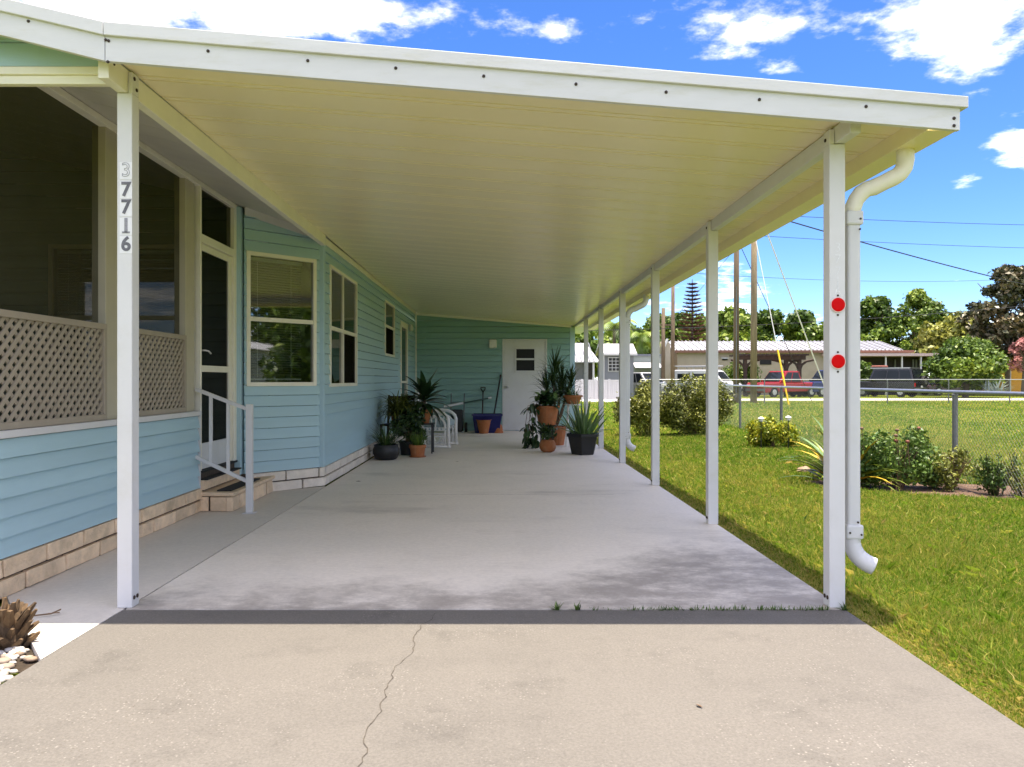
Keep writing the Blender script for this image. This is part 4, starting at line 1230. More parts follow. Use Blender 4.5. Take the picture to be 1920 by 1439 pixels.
leafmesh('foliage', [(p.x + .13 * math.cos(k * 1.1), p.y + .1 * math.sin(k * 1.1), .32 + .045 * k, .16, .13, .13) for k in range(8)], 1500, .085, MT['leaf_dark'], bp_, seed=77)['kind'] = 'stuff'
# white rattan armchair
p = Vector((-1.10, 13.75, 0))
rc = thing('rattan_armchair', p, 'white rattan armchair with arched arms and a pale cushion', 'armchair', local=True, rotz=math.radians(-8))
def arch(yy, hh, w, r, name='arm_arch'):
    pts = [(-w, yy, .02)]
    pts.append((-w, yy, hh - .16))
    for k in range(9):
        a = math.pi - math.pi * k / 8
        pts.append((w * math.cos(a), yy, hh - .16 + .16 * math.sin(a)))
    pts.append((w, yy, .02))
    loc_build(MB().tube(pts, r, 8), name, MT['wicker'], rc, smooth=True)
for yy in (-.33, .33):
    arch(yy, .64, .26, .030); arch(yy, .555, .20, .022, 'inner_arch')
    loc_build(MB().tube([(-.28, yy, .035), (.30, yy, .035)], .026, 8), 'runner', MT['wicker'], rc, smooth=True)
    loc_build(MB().tube([(-.26, yy, .20), (.26, yy, .20)], .016, 8), 'rail', MT['wicker'], rc)
    for k, x in enumerate((-.14, -.05, .04, .13)):
        loc_build(MB().tube([(x, yy, .045), (x + (.04 if k % 2 else -.04), yy, .20)], .012, 6), 'spindle', MT['wicker'], rc)
    for x in (-.03, .03):
        loc_build(MB().tube([(x, yy, .36), (x * 1.6, yy, .62)], .011, 6), 'spindle', MT['wicker'], rc)
    loc_build(MB().box(-.25, .25, yy - .012, yy + .012, .30, .355), 'side_band', MT['wicker'], rc)
    for k in range(7):
        loc_build(MB().sphere((-.21 + k * .07, yy - .013, .328), .018, 8, 5, sy=.3), 'bead', MT['cushion'], rc)
loc_build(MB().chbox(-.25, .25, -.30, .30, .36, .48, .03), 'cushion', MT['cushion'], rc)
for yy in (-.28, -.14, 0, .14, .28):
    loc_build(MB().tube([(-.24, yy, .36), (-.30, yy, .95)], .015, 6), 'back_rod', MT['wicker'], rc)
loc_build(MB().tube([(-.30, -.33, .93), (-.31, 0, .98), (-.30, .33, .93)], .022, 8), 'back_rail', MT['wicker'], rc)
# back wall: hand truck, poles, blue bin, clay pots, shovel
p = G(856, 812); p.y = 17.45; p.x = (857 - CX) / F * 17.45
ht = thing('hand_truck', (p.x, p.y, 0), 'black hand truck with grey handles leaning on the back wall', 'hand truck')
for sx in (-.15, .15):
    MB().tube([(p.x + sx, p.y, .10), (p.x + sx, p.y + .30, .84), (p.x + sx, p.y + .33, .87)], .014, 8).build('upright', MT['galv_post'], ht)
for k in (.25, .5, .75):
    MB().tube([(p.x - .15, p.y + .30 * k, .10 + .74 * k), (p.x + .15, p.y + .30 * k, .10 + .74 * k)], .012, 6).build('crossbar', MT['galv_post'], ht)
MB().box(p.x - .16, p.x + .16, p.y - .16, p.y - .01, .003, .012).build('toe_plate', MT['galv'], ht)
MB().chbox(p.x - .135, p.x + .135, p.y - .10, p.y - .02, .02, .52, .02).build('load_bag', MT['black'], ht)
for sx in (-.20, .20):
    w_ = MB(); w_.tube([(p.x + sx - .03, p.y + .12, .11), (p.x + sx + .03, p.y + .12, .11)], .11, 20); w_.build('wheel', MT['black'], ht, bevel=.012)
p = Vector((-.28, 17.4, 0))
bn = thing('blue_bin', p, 'low dark blue plastic bin by the white storage door', 'bin')
b = MB()
b.add([(p.x - .27, 17.2, 0), (p.x + .27, 17.2, 0), (p.x + .27, 17.6, 0), (p.x - .27, 17.6, 0), (p.x - .33, 17.15, .42), (p.x + .33, 17.15, .42), (p.x + .33, 17.65, .42), (p.x - .33, 17.65, .42),
       (p.x - .31, 17.17, .42), (p.x + .31, 17.17, .42), (p.x + .31, 17.63, .42), (p.x - .31, 17.63, .42), (p.x - .27, 17.2, .30), (p.x + .27, 17.2, .30), (p.x + .27, 17.6, .30), (p.x - .27, 17.6, .30)],
      [(3,2,1,0),(0,1,5,4),(1,2,6,5),(2,3,7,6),(3,0,4,7),(4,5,9,8),(5,6,10,9),(6,7,11,10),(7,4,8,11),(8,9,13,12),(9,10,14,13),(10,11,15,14),(11,8,12,15),(12,13,14,15)])
b.build('tub', MT['bluebin'], bn, bevel=.01)
MB().box(p.x - .345, p.x + .345, 17.135, 17.149, .385, .425).build('rim', MT['bluebin'], bn, bevel=.004)
p = G(907, 813)
cp = MB(); pot(cp, .10, .165, .30, p, 24, rim=.0, rimw=.012)
tag(cp.build('clay_pot', MT['terracotta']), 'empty flared orange clay pot in front of the blue bin', 'flower pot')
p = G(934, 812)
cp = MB(); cp.lathe([(.115, 0), (.115, .03), (.105, .035), (.095, .14), (.075, .185), (.04, .20)], p, 24)
tag(cp.build('upturned_clay_pot', MT['terracotta']), 'small upturned orange clay pot beside the storage door frame', 'flower pot')
shv = thing('shovel', (-.39, 17.7, .34), 'dark D handled shovel standing in the blue bin', 'shovel')
MB().tube([(-.40, 17.55, .32), (-.385, 17.90, .90)], .016, 8).build('shaft', MT['darkwood'], shv)
MB().tube([(-.385, 17.90, .90), (-.43, 17.915, .97), (-.435, 17.92, 1.01), (-.335, 17.92, 1.01), (-.34, 17.915, .97), (-.385, 17.90, .90)], .015, 8).build('grip', MT['black'], shv)
rk = MB(); rk.tube([(-.14, 17.5, .33), (.02, 17.93, 1.28)], .02, 8)
rkt = thing('broom', (-.1, 17.5, .33), 'long dark broom handle leaning against the storage door frame', 'broom')
rk.build('handle', MT['black'], rkt)
MB().tube([(.0135, 17.915, 1.24), (.022, 17.935, 1.30)], .024, 8).build('cap', MT['darkwood'], rkt)
MB().box(-.21, -.08, 17.44, 17.55, .305, .36).build('head', MT['darkwood'], rkt)
pl_ = thing('telescopic_pole', (-.9, 17.6, .6), 'green and white pole lying across the hand truck', 'pole')
a, c = P(832, 763, 17.30), P(921, 746, 17.80)
MB().tube([a, a.lerp(c, .40)], .027, 10).build('sleeve', MT['white'], pl_)
MT['poolgreen'] = mat('green_pole', (.01, .05, .035), .4, .1)
MB().tube([a.lerp(c, .40), a.lerp(c, .93)], .018, 8).build('shaft', MT['poolgreen'], pl_)
MB().tube([a.lerp(c, .93), c], .022, 8).build('tip', MT['white'], pl_)

# ================================================================== FRONT LEFT CORNER
p = G(14, 1218, GZ)
stp = thing('palm_stump', (p.x, p.y, GZ), 'cut brown palm stump of dry leaf stubs by the walkway corner', 'stump')
MT['stub'] = mat('dry_palm_stub', (.10, .062, .032), .85, .5, 30, bump=.6, bscale=40, objvar=.35, aniso=(1, 1, .35))
MB().lathe([(.07, 0), (.08, .05), (.06, .14), (.03, .18)], (p.x, p.y, GZ), 10).build('core', MT['stub'], stp)
rr = random.Random(61)
for i in range(40):
    az = i * 2.399 + rr.uniform(-.2, .2); t = i / 39
    r0 = .07 * (1 - .7 * t); z = GZ + .005 + .10 * t
    o = Vector((p.x + r0 * math.cos(az), p.y + r0 * math.sin(az), z)); lf = .85 + .6 * t + rr.uniform(-.35, .35)
    d = Vector((math.cos(az) * math.cos(lf), math.sin(az) * math.cos(lf), math.sin(lf))); sd_2 = Vector((-math.sin(az), math.cos(az), 0)); nn2 = d.cross(sd_2)
    ln = rr.uniform(.04, .12) + .05 * t; w0, w1 = rr.uniform(.018, .032), rr.uniform(.006, .018)
    b = MB(); vs = []
    for k, (ww, th, uu) in enumerate(((w0, .012, 0), (w0 * .9, .013, .45), (w1 * 1.2, .010, .85), (w1, .006, 1.0))):
        c0 = o + d * ln * uu + nn2 * (-.012 * uu * uu)
        vs += [c0 - sd_2 * ww + nn2 * th * .2, c0 - nn2 * th, c0 + sd_2 * ww + nn2 * th * .2, c0 + nn2 * th]
    fs = [(3, 2, 1, 0), (12, 13, 14, 15)]
    for k in range(3):
        for e in range(4): fs.append((k*4+e, k*4+(e+1) % 4, k*4+4+(e+1) % 4, k*4+4+e))
    b.add(vs, fs); b.build('stub', MT['stub'], stp)
g = np.random.default_rng(5)
b = MB()
MT['pebble'] = mat('white_pebbles', (.62, .57, .50), .7, .2, 15, tintcols=[(.22, .15, .10), (.40, .35, .30), (.52, .50, .47)])
for i in range(1500):
    x = g.uniform(-3.1, -1.97); yy = g.uniform(2.6, 4.05)
    ed = 3.27 + (x + 1.94) / (-.56) * .72
    if yy > ed - .03: continue
    r = g.uniform(.012, .028); a = g.uniform(0, 6.28)
    k = len(b.f)
    b.sphere((x, yy, GZ + .010 + g.uniform(0, .012)), r, 7, 4, sx=g.uniform(.8, 1.4), sy=g.uniform(.7, 1.2), sz=.55)
    b.t += [float(g.random())] * (len(b.f) - k)
tag(b.build('pebble_bed', MT['pebble'], smooth=True), 'white and tan pebbles beside the driveway corner', 'pebbles', kind='stuff')
tw = MB(); tw.tube([G(42, 1158, .012), G(70, 1154, .012), G(96, 1151, .012), G(114, 1143, .02)], .004, 6)
tw.tube([G(90, 1151, .012), G(112, 1149, .012)], .003, 5)
tag(tw.build('dry_twig', MT['stem']), 'thin dry twig lying on the walkway near the stump', 'twig')
# weeds in the joint
b = MB(); rr = random.Random(66)
for i in range(330):
    t = rr.random(); px = 1040 + 510 * (t ** .7)
    if px < 1180 and rr.random() < .75: continue
    x = (px - CX) / F * 4.0
    if 1.70 < x < 1.80: continue
    for k in range(3):
        b.strap((x + rr.uniform(-.006, .006), FY - .006 + rr.uniform(-.004, .004), -.02), rr.uniform(0, 6.28), rr.uniform(.022, .05), .006, rr.uniform(.4, 1.4), rr.uniform(0, 1), 3, .2, tint=rr.random())
for cx_ in (1045, 1082, 1583):
    x = (cx_ - CX) / F * 3.985
    for k in range(24):
        b.strap((x + rr.uniform(-.01, .01), FY - .006, -.01), rr.uniform(0, 6.28), rr.uniform(.03, .06), .008, rr.uniform(.4, 1.4), rr.uniform(0, 1), 3, .2, tint=rr.random())
tag(b.build('joint_weeds', MT['leaf']), 'small green weeds growing in the driveway joint', 'weeds', kind='stuff')
rr = random.Random(71)
def dead_leaf(px, py, s):
    p = G(px, py, .002); b = MB(); a = rr.uniform(0, 6.28)
    d = Vector((math.cos(a), math.sin(a), 0)); e = Vector((-d.y, d.x, 0))
    b.prism([p - d * s, p + e * s * .45 + Vector((0, 0, .004)), p + d * s, p - e * s * .4], (0, 0, .0015)); return b
for (px, py, s), lb in zip(((1311, 1324, .018), (857, 866 + 0, .03), (672, 903, .03)), ('dry brown leaf on the sunny driveway', 'small dark leaf in the middle of the carport slab', 'dry leaf on the slab near the house skirting')):
    tag(dead_leaf(px, py, s).build('fallen_leaf', MT['stem']), lb, 'leaf', 'fallen leaves on the concrete')

# ================================================================== YARD: fences
def fx(y): return 5.24 + .061 * (y - 8.9)
def fence_run(name, label, pts, top, mesh_r, pitch, postr, mesh_bays=None):
    """posts at pts, top rail and woven wire per bay"""
    t = thing(name, (pts[0][0], pts[0][1], GZ), label, 'fence')
    for i, (x, y) in enumerate(pts):
        MB().lathe([(postr, 0), (postr, top - .03 - GZ), (postr * 1.15, top - .028 - GZ), (postr * 1.15, top - .015 - GZ), (postr * .6, top - .003 - GZ)], (x, y, GZ), 10).build('fence_post', MT['galv_post'], t)
    for i in range(len(pts) - 1):
        a = Vector((*pts[i], top + .012)); c = Vector((*pts[i + 1], top + .012))
        MB().tube([a, c], .021, 10).build('rail', MT['galv'], t)
        if mesh_bays is not None and i not in mesh_bays: continue
        b = MB(); u = (c - a); ln = u.length; u.normalize(); nn_ = Vector((-u.y, u.x, 0))
        z0, z1 = GZ + .02, top + .035; hh = z1 - z0
        k = -int(hh / pitch) - 1
        while k * pitch < ln:
            for sgn, off in ((1, .0015), (-1, -.0015)):
                s0 = k * pitch; s1 = s0 + hh
                lo, hi = max(s0, 0), min(s1, ln)
                if hi - lo > .01:
                    za, zb = z0 + (lo - s0), z0 + (hi - s0)
                    if sgn < 0: za, zb = z1 - (lo - s0), z1 - (hi - s0)
                    p0 = Vector((a.x, a.y, 0)) + u * lo + nn_ * off; p0.z = za
                    p1 = Vector((a.x, a.y, 0)) + u * hi + nn_ * off; p1.z = zb
                    b.tube([p0, p1], mesh_r, 3, caps=False)
            k += 1
        b.build('wire_mesh', MT['wiremesh'], t)['kind'] = 'stuff'
    return t
MT['wiremesh'] = mat('wire_mesh', (.15, .155, .155), .5, .1, metal=.3)
ys = [2.3 + 3.3 * k for k in range(12)]
fence_run('chain_link_fence', 'near grey chain link fence running along the lawn to the street', [(fx(y), y) for y in ys], 1.03, .0012, .058, .030)
fence_run('chain_link_fence', 'far chain link fence crossing the field in front of the parked vehicles', [(fx(ys[-1]) + 3.1 * k, ys[-1] + .05 * k) for k in range(14)], 1.19, .0022, .11, .030, range(0, 9))

# ================================================================== grass
def grass(n, xr, yr, h, w, name_seed, dens=None):
    g = np.random.default_rng(name_seed)
    y = yr[0] * (yr[1] / yr[0]) ** g.random(n)
    x0 = 1.80; x1 = np.minimum(.74 * y + 1.6, xr)
    x = x0 + (x1 - x0) * g.random(n)
    return x, y
def grass_blades(n, yr, xmax, hmul, wmul, seed, extra=None):
    g = np.random.default_rng(seed)
    y = np.exp(g.uniform(np.log(yr[0]), np.log(yr[1]), n)) if yr[0] > 0 else g.uniform(*yr, n)
    x1 = np.minimum(.70 * y + 1.2, xmax)
    x = SX1 + .008 + (np.maximum(x1, SX1 + .6) - SX1 - .008) * g.random(n)
    # leave the mulch bed bare
    bed = (x > 3.5) & (x < 7.5) & (y > 7.55 - .0 * x) & (y < 9.15 - (x - 4.2) * .18) & (y > 8.55 - (x - 3.3) * .62)
    x, y = x[~bed], y[~bed]; n = len(x)
    dist = np.sqrt(x * x + y * y)
    clump = .5 + .5 * np.sin(x * 2.3 + np.sin(y * 1.7) * 2) * np.cos(y * 1.9 + x)
    h = (.045 + .035 * g.random(n) + .02 * clump) * hmul
    edge = np.clip((x - SX1 - .01) / .22, .35, 1)     # thin and dry against the slab
    h *= edge * np.where(g.random(n) < .04, 1.3, 1.0)
    w = (.0028 + .0022 * g.random(n)) * wmul * np.maximum(1, dist / 5)
    a = g.uniform(0, 2 * np.pi, n); lean = g.uniform(.05, .95, n)
    base = np.stack([x, y, np.full(n, GZ)], 1)
    d = np.stack([np.cos(a), np.sin(a), np.zeros(n)], 1); s = np.stack([-np.sin(a), np.cos(a), np.zeros(n)], 1)
    rot = g.uniform(0, np.pi, n)
    s = np.stack([np.cos(rot), np.sin(rot), np.zeros(n)], 1)
    mid = base + d * (h * .35 * lean)[:, None] + np.array([0, 0, 1.]) * (h * .65)[:, None]
    tip = base + d * (h * 1.05 * lean)[:, None] + np.array([0, 0, 1.]) * (h * (1.05 - .3 * lean))[:, None]
    W_ = s * w[:, None]
    v = np.stack([base - W_ * .8, base + W_ * .8, mid + W_ * .7, tip, mid - W_ * .7], 1)
    t = .42 + .2 * g.normal(size=n) + .16 * (clump - .5) + .10 * np.sin(x * .9 + 1.3 * np.sin(y * .6)) - np.clip((1 - edge) * .0, 0, 1)
    dry = g.random(n) < (.10 + .55 * (1 - edge))
    t = np.clip(t, 0, .72); t[dry] = .8 + .2 * g.random(dry.sum())
    return v.reshape(-1, 3), n, t
MT['grass'] = mat('grass_blade', (.1, .15, .02), .5, .1, 3, tintcols=[(.080, .165, .012), (.150, .270, .022), (.235, .345, .036), (.50, .45, .09), (.54, .42, .15)], trans=.42, spec=.3)
V, NN, T = [], 0, []
for args in ((260000, (1.9, 6.0), 7, 1.15, .8, 1), (260000, (5.0, 16.0), 12, 1.15, .9, 2), (80000, (14.0, 42.0), 30, 1.15, 1.0, 3)):
    v, n, t = grass_blades(args[0], args[1], args[2], args[3], args[4], args[5]); V.append(v); NN += n; T.append(t)
gr = npmesh('grass', np.concatenate(V), NN, 5, np.concatenate(T), MT['grass'])
tag(gr, 'yellow green lawn grass right of the slab', 'grass', kind='stuff')

# ================================================================== shrubs
def shrub(name, label, p, blobs, n, size, m, seed, stems=8, h=.5, group=None, aspect=.5):
    t = thing(name, (p[0], p[1], GZ), label, 'shrub', group)
    rr = random.Random(seed)
    for i in range(stems):
        a = rr.uniform(0, 6.28); r = rr.uniform(.1, .6) * h
        MB().tube([(p[0] + .03 * math.cos(a), p[1] + .03 * math.sin(a), GZ), (p[0] + r * .5 * math.cos(a), p[1] + r * .5 * math.sin(a), GZ + h * .5), (p[0] + r * math.cos(a), p[1] + r * math.sin(a), GZ + h * rr.uniform(.75, 1.0))], [.008, .006, .003], 5).build('stem', MT['stem'], t)
    bl = [(p[0] + x, p[1] + y, GZ + z, rx, ry, rz) for x, y, z, rx, ry, rz in blobs]
    leafmesh('foliage', bl, n, size, m, t, seed=seed, zmin=GZ + .01, aspect=aspect)['kind'] = 'stuff'
    return t
def blobs_for(rx, ry, h, k, seed, br=.35):
    rr = random.Random(seed); out = []
    for i in range(k):
        a = rr.uniform(0, 6.28); r = rr.random() ** .5
        z = h * rr.uniform(.22, .85) * (1 - .25 * r)
        s = br * rr.uniform(.6, 1.1)
        out.append((rx * r * math.cos(a) * .8, ry * r * math.sin(a) * .8, z, s * rx, s * ry, s * h * .8))
    return out
shrub('hedge_shrub', 'large loose olive shrub by the fence behind the carport posts', (3.15, 16.2), blobs_for(.85, .6, 1.3, 30, 3, .30), 11000, .062, MT['leaf_olive'], 3, 14, 1.0)
shrub('hedge_shrub', 'large golden green shrub in front of the parked white van', (4.05, 16.3), blobs_for(.90, .6, 1.42, 34, 4, .30), 12500, .062, MT['leaf_olive'], 5, 14, 1.1)
shrub('yellow_shrub', 'small bright yellow green shrub on the lawn by the fence', (4.72, 13.4), blobs_for(.50, .40, .66, 18, 6, .32), 4600, .06, MT['leaf_yellow'], 6, 10, .5)
for k, (x, y) in enumerate(((4.45, 13.3), (5.0, 13.2))):
    pass
rs = shrub('rose_bush', 'scraggly rose bush beside the near fence post in the mulch bed', (4.42, 8.55), blobs_for(.58, .38, .80, 28, 8, .3), 6500, .048, MT['leaf'], 8, 16, .6)
MT['flower'] = mat('faded_rose', (.22, .07, .05), .7, .2)
rr = random.Random(5)
for i in range(6):
    x, y, z = 4.30 + rr.uniform(-.35, .4), 8.5 + rr.uniform(-.2, .2), rr.uniform(.48, .66)
    MB().sphere((x, y, z), .022, 8, 5, sz=.8).build('flower', MT['flower' if i % 2 else 'stem'], rs)
    MB().tube([(x, y, z), (x + .02, y, z - .25)], .004, 5).build('stem', MT['stem'], rs)
shrub('dry_shrub', 'brown twiggy low shrub at the foot of the near fence post', (4.95, 8.5), blobs_for(.42, .30, .52, 20, 10, .3), 2300, .045, MT['leaf_olive'], 10, 26, .42)
for k, (x, y, lb) in enumerate(((5.15, 8.05, 'leafy weed at the foot of the near fence post'), (5.42, 8.0, 'thin upright weed just right of the near fence post'), (5.72, 7.9, 'clump of thin weeds in the mulch between fence post and frame edge'), (6.05, 7.95, 'tall thin weeds in the mulch at the right edge'))):
    t = thing('weed_clump', (x, y, GZ), lb, 'weed', 'weeds in the mulch bed')
    rr = random.Random(80 + k); b = MB(); bl = []
    for i in range(24):
        a = rr.uniform(0, 6.28); r = rr.uniform(.02, .22); hh = rr.uniform(.2, .48)
        q = (x + r * math.cos(a), y + r * math.sin(a))
        b.tube([(x + .3 * r * math.cos(a), y + .3 * r * math.sin(a), GZ), (q[0], q[1], GZ + hh)], [.005, .003], 4)
        for zz in (.35, .6, .85): bl.append((q[0], q[1], GZ + hh * zz, .035, .035, .05))
    b.build('stems', MT['leaf_olive'], t)
    leafmesh('foliage', bl, 1100, .045, MT['leaf_olive'] if k % 2 else MT['leaf'], t, seed=k + 3, aspect=.3)['kind'] = 'stuff'
# strap leaved lily behind the first post
p = Vector((3.88, 8.75, GZ))
ly = thing('crinum_lily', p, 'strap leaved lily with yellowing leaves in the mulch bed behind the first post', 'plant')
rr = random.Random(90)
for i in range(72):
    az = rr.uniform(0, 6.28); lift = rr.uniform(.35, 1.3)
    b = MB(); b.strap((p.x + rr.uniform(-.1, .1), p.y + rr.uniform(-.08, .08), GZ), az, rr.uniform(.6, .95), rr.uniform(.05, .085), lift, rr.uniform(.5, 1.7), 7, .35)
    b.build('leaf', MT['leaf_lily_y' if rr.random() < .2 else ('leaf_lily' if rr.random() < .6 else 'leaf_aloe')], ly, smooth=True)
shrub('seedling_shrub', 'leafy green seedling by the fence behind the lily', (4.9, 11.0), blobs_for(.30, .25, .55, 7, 14, .35), 700, .07, MT['leaf'], 14, 8, .5)
p = G(1508, 893, GZ)
b = MB(); b.sphere((0, 0, 0), .085, 10, 7, sx=1.25, sy=.9, sz=.85); rr = random.Random(2)
b.v = [(p.x + x * rr.uniform(.88, 1.12), p.y + y * rr.uniform(.88, 1.12), GZ + .055 + z * rr.uniform(.85, 1.1)) for x, y, z in b.v]
MT['rock'] = mat('brown_rock', (.30, .21, .14), .85, .3, 14, bump=.7, bscale=30)
tag(b.build('rock', MT['rock']), 'single brown rock at the left end of the mulch bed', 'rock')
b = MB(); pts = [(5.3, 7.66, GZ + .03), (5.6, 7.58, GZ + .03), (6.3, 7.50, GZ + .03), (7.5, 7.43, GZ + .03)]
for i in range(len(pts) - 1): b.beam(pts[i], pts[i + 1], .012, .075)
tag(b.build('bed_edging', MT['black']), 'black plastic edging strip along the mulch bed', 'edging')
for k, (px, py) in enumerate(((1427, 786), (1478, 784))):
    q = P(px, py, 13.1)
    t = thing('garden_light', (q.x, q.y, GZ), ('left' if k == 0 else 'right') + ' of two small pale solar lights beside the yellow shrub', 'garden light', 'solar lights by the yellow shrub')
    MB().tube([(q.x, q.y, GZ), (q.x, q.y, q.z)], .008, 6).build('stake', MT['black'], t)
    MB().lathe([(.03, -.04), (.045, 0), (.055, .01), (.02, .035)], (q.x, q.y, q.z), 12).build('lamp_head', MT['plate'], t)

# ================================================================== BACKGROUND
# ---- utility poles and cables
def pole(px, py, w, top, m, label, guys=()):
    p = G(px, py, GZ)
    t = thing('utility_pole', (p.x, p.y, GZ), label, 'utility pole', 'utility poles by the street')
    MB().tube([(p.x, p.y, GZ), (p.x + .02, p.y, top * .5), (p.x + .03, p.y, top)], [w, w * .93, w * .8], 12).build('shaft', m, t, smooth=True)
    return t, p
t1, pa = pole(1380, 757, .15, 10.5, MT['pole'], 'dark utility pole just left of the thick weathered pole')
t2, pb = pole(1413, 757, .17, 11.0, MT['polelight'], 'thick weathered utility pole in front of the red pickup')
MB().tube([(pa.x - .04, pa.y - .16, .3), (pa.x - .02, pa.y - .15, 6)], .02, 6).build('conduit', MT['galv_post'], t1)
t3, pc = pole(1261, 747, .14, 7.7, MT['pole'], 'utility pole between the white van and the tan gable')
t4, pd = pole(1243, 745, .15, 6.3, MT['pole'], 'shorter dark pole beside the tan gable')
MB().beam((pd.x - .8, pd.y - .05, 5.1), (pd.x + .8, pd.y - .05, 5.1), .09, .11).build('crossarm', MT['pole'], t4)
def cable(name, a, c, sag, r, m, label, n=18):
    a, c = Vector(a), Vector(c)
    pts = [a.lerp(c, i / n) - Vector((0, 0, sag * 4 * (i / n) * (1 - i / n))) for i in range(n + 1)]
    return tag(MB().tube(pts, r, 5).build(name, m), label, 'cable', 'overhead cables')
cable('overhead_cable', P(1413, 395, pb.y), P(2250, 600, 60), .5, .035, MT['wire'], 'thick dark cable sloping down from the weathered pole to the right')
cable('overhead_cable', P(1380, 400, pa.y), P(2400, 420, 62), .4, .016, MT['wire'], 'topmost thin cable crossing the open sky on the right')
cable('overhead_cable', P(1380, 440, pa.y), P(2400, 466, 62), .4, .014, MT['wire'], 'second thin cable crossing the open sky on the right')
cable('overhead_cable', P(1100, 620, 52), P(1980, 568, 55), .35, .022, MT['wire'], 'low cable crossing in front of the far trees')
cable('overhead_cable', P(1200, 505, 50), P(1960, 520, 75), .6, .014, MT['wire'], 'thin cable crossing behind the poles at mid height')
cable('overhead_cable', P(1261, 600, pc.y), P(1400, 440, pa.y), .1, .012, MT['wire'], 'short cable rising to the right between two poles')
def guy(a, c, cut, label):
    t = thing('guy_wire', c, label, 'guy wire', 'guy wires of the utility poles')
    a, c = Vector(a), Vector(c)
    MB().tube([a, a.lerp(c, cut)], .022, 5).build('cable', MT['guy'], t)
    MB().tube([a.lerp(c, cut), c], .042, 8).build('guard', MT['yellow'], t)
    return t
e = G(1479, 760, GZ); guy((pb.x, pb.y, 9.0), e, .70, 'guy wire with a bright yellow guard left of the red reflectors')
e = G(1546, 752, GZ)
t = thing('guy_wire', e, 'pale guy wire passing just left of the first right post', 'guy wire', 'guy wires of the utility poles')
MB().tube([P(1438, 436, pb.y), P(1545, 722, e.y), e], .032, 6).build('cable', MT['guy'], t)
e = G(1522, 752, GZ)
t = thing('guy_wire', e, 'thin dark guy wire descending from the dark pole', 'guy wire', 'guy wires of the utility poles')
MB().tube([P(1383, 450, pa.y), e], .018, 5).build('cable', MT['wire'], t)

# ---- house across the street
MT['cream_wall'] = mat('cream_stucco', (.42, .36, .28), .85, .08, 2)
MT['rust'] = mat('rust_fascia', (.20, .10, .07), .7, .2)
MT['roofrib'] = mat('roof_rib', (.28, .28, .29), .5, .1)
MT['ribroof'] = mat('ribbed_metal_roof', (.46, .46, .50), .4, .06, 1)
MT['shadewood'] = mat('brown_pergola', (.045, .028, .02), .8, .3)
MT['porchdark'] = mat('dark_porch', (.05, .045, .045), .85, .2)
MT['greygreen'] = mat('grey_green_panel', (.25, .28, .26), .7, .06)
MT['pinkfascia'] = mat('pinkish_fascia', (.55, .42, .40), .6, .1)
HY = 62.0
def X(px, Y): return (px - CX) / F * Y
def Z(py, Y): return H - (py - CY) / F * Y
hs = thing('cream_house', (X(1480, HY), HY, GZ), 'long cream house with a ribbed metal roof across the street', 'house')
x0, x1, x2 = X(1263, HY), X(1546, HY), X(1722, HY)
ze, zr = Z(657, HY), Z(641, HY + 3.4)
MB().box(x0 + .3, x1, HY, HY + 7, GZ, ze).build('wall', MT['cream_wall'], hs)
b = MB(); b.prism([(x0 - .2, HY - .45, ze - .02), (x0 - .2, HY + 3.4, zr), (x0 - .2, HY + 7.3, ze), (x0 - .2, HY + 3.4, zr - .15)], (x2 - x0 - 1.2, 0, 0))
rf = b.build('roof', MT['ribroof'], hs)
nr = 58
for k in range(nr):
    xx = x0 - .15 + (x2 - x0 - 1.4) * k / (nr - 1)
    MB().beam((xx, HY - .45, ze + .03), (xx, HY + 3.4, zr + .05), .07, .07).build('rib', MT['roofrib' if k % 2 else 'ribroof'], rf)
MB().box(x0 - .2, x2 - .6, HY - .5, HY - .45, ze - .22, ze - .015).build('fascia', MT['rust'], hs)
for (pa_, pb_, ya, yb) in ((1448, 1464, 678, 684),):
    pass
for (qa, qb, ya, yb) in ((1425, 1446, 673, 684), (1384, 1395, 664, 668), (1354, 1364, 673, 676)):
    w = MB().box(X(qa, HY), X(qb, HY), HY - .06, HY + .02, Z(yb, HY), Z(ya, HY)).build('window', MT['dark'], hs)
    MB().box(X(qa, HY) - .08, X(qb, HY) + .08, HY - .09, HY - .065, Z(ya, HY), Z(ya, HY) + .09).build('frame', MT['white'], w)
# right wing: open carport
MB().box(x1 + .05, X(1752, HY), HY + 2.0, HY + 6.5, GZ, ze - .35).build('carport_back', MT['porchdark'], hs)
b = MB(); b.box(x1 - .3, X(1756, HY), HY - 1.0, HY + 6.6, ze - .50, ze - .28); b.build('carport_roof', MT['pinkfascia'], hs)
for q in (1652, 1682, 1717):
    MB().box(X(q, HY) - .05, X(q, HY) + .05, HY - .8, HY - .7, GZ, ze - .50).build('carport_post', MT['white'], hs)
MB().box(X(1706, HY), X(1750, HY), HY - .9, HY - .82, GZ, Z(711, HY)).build('half_wall', MT['greygreen'], hs)
for q in (1735, 1741, 1700, 1560, 1575):
    MB().box(X(q, HY), X(q, HY) + .12, HY + 1.9, HY + 1.98, 1.2, ze - .7).build('mullion', MT['greygreen'], hs)
MB().box(X(1548, HY), X(1600, HY), HY + 1.85, HY + 1.97, 1.3, 2.3).build('carport_window', MT['slat'], hs)
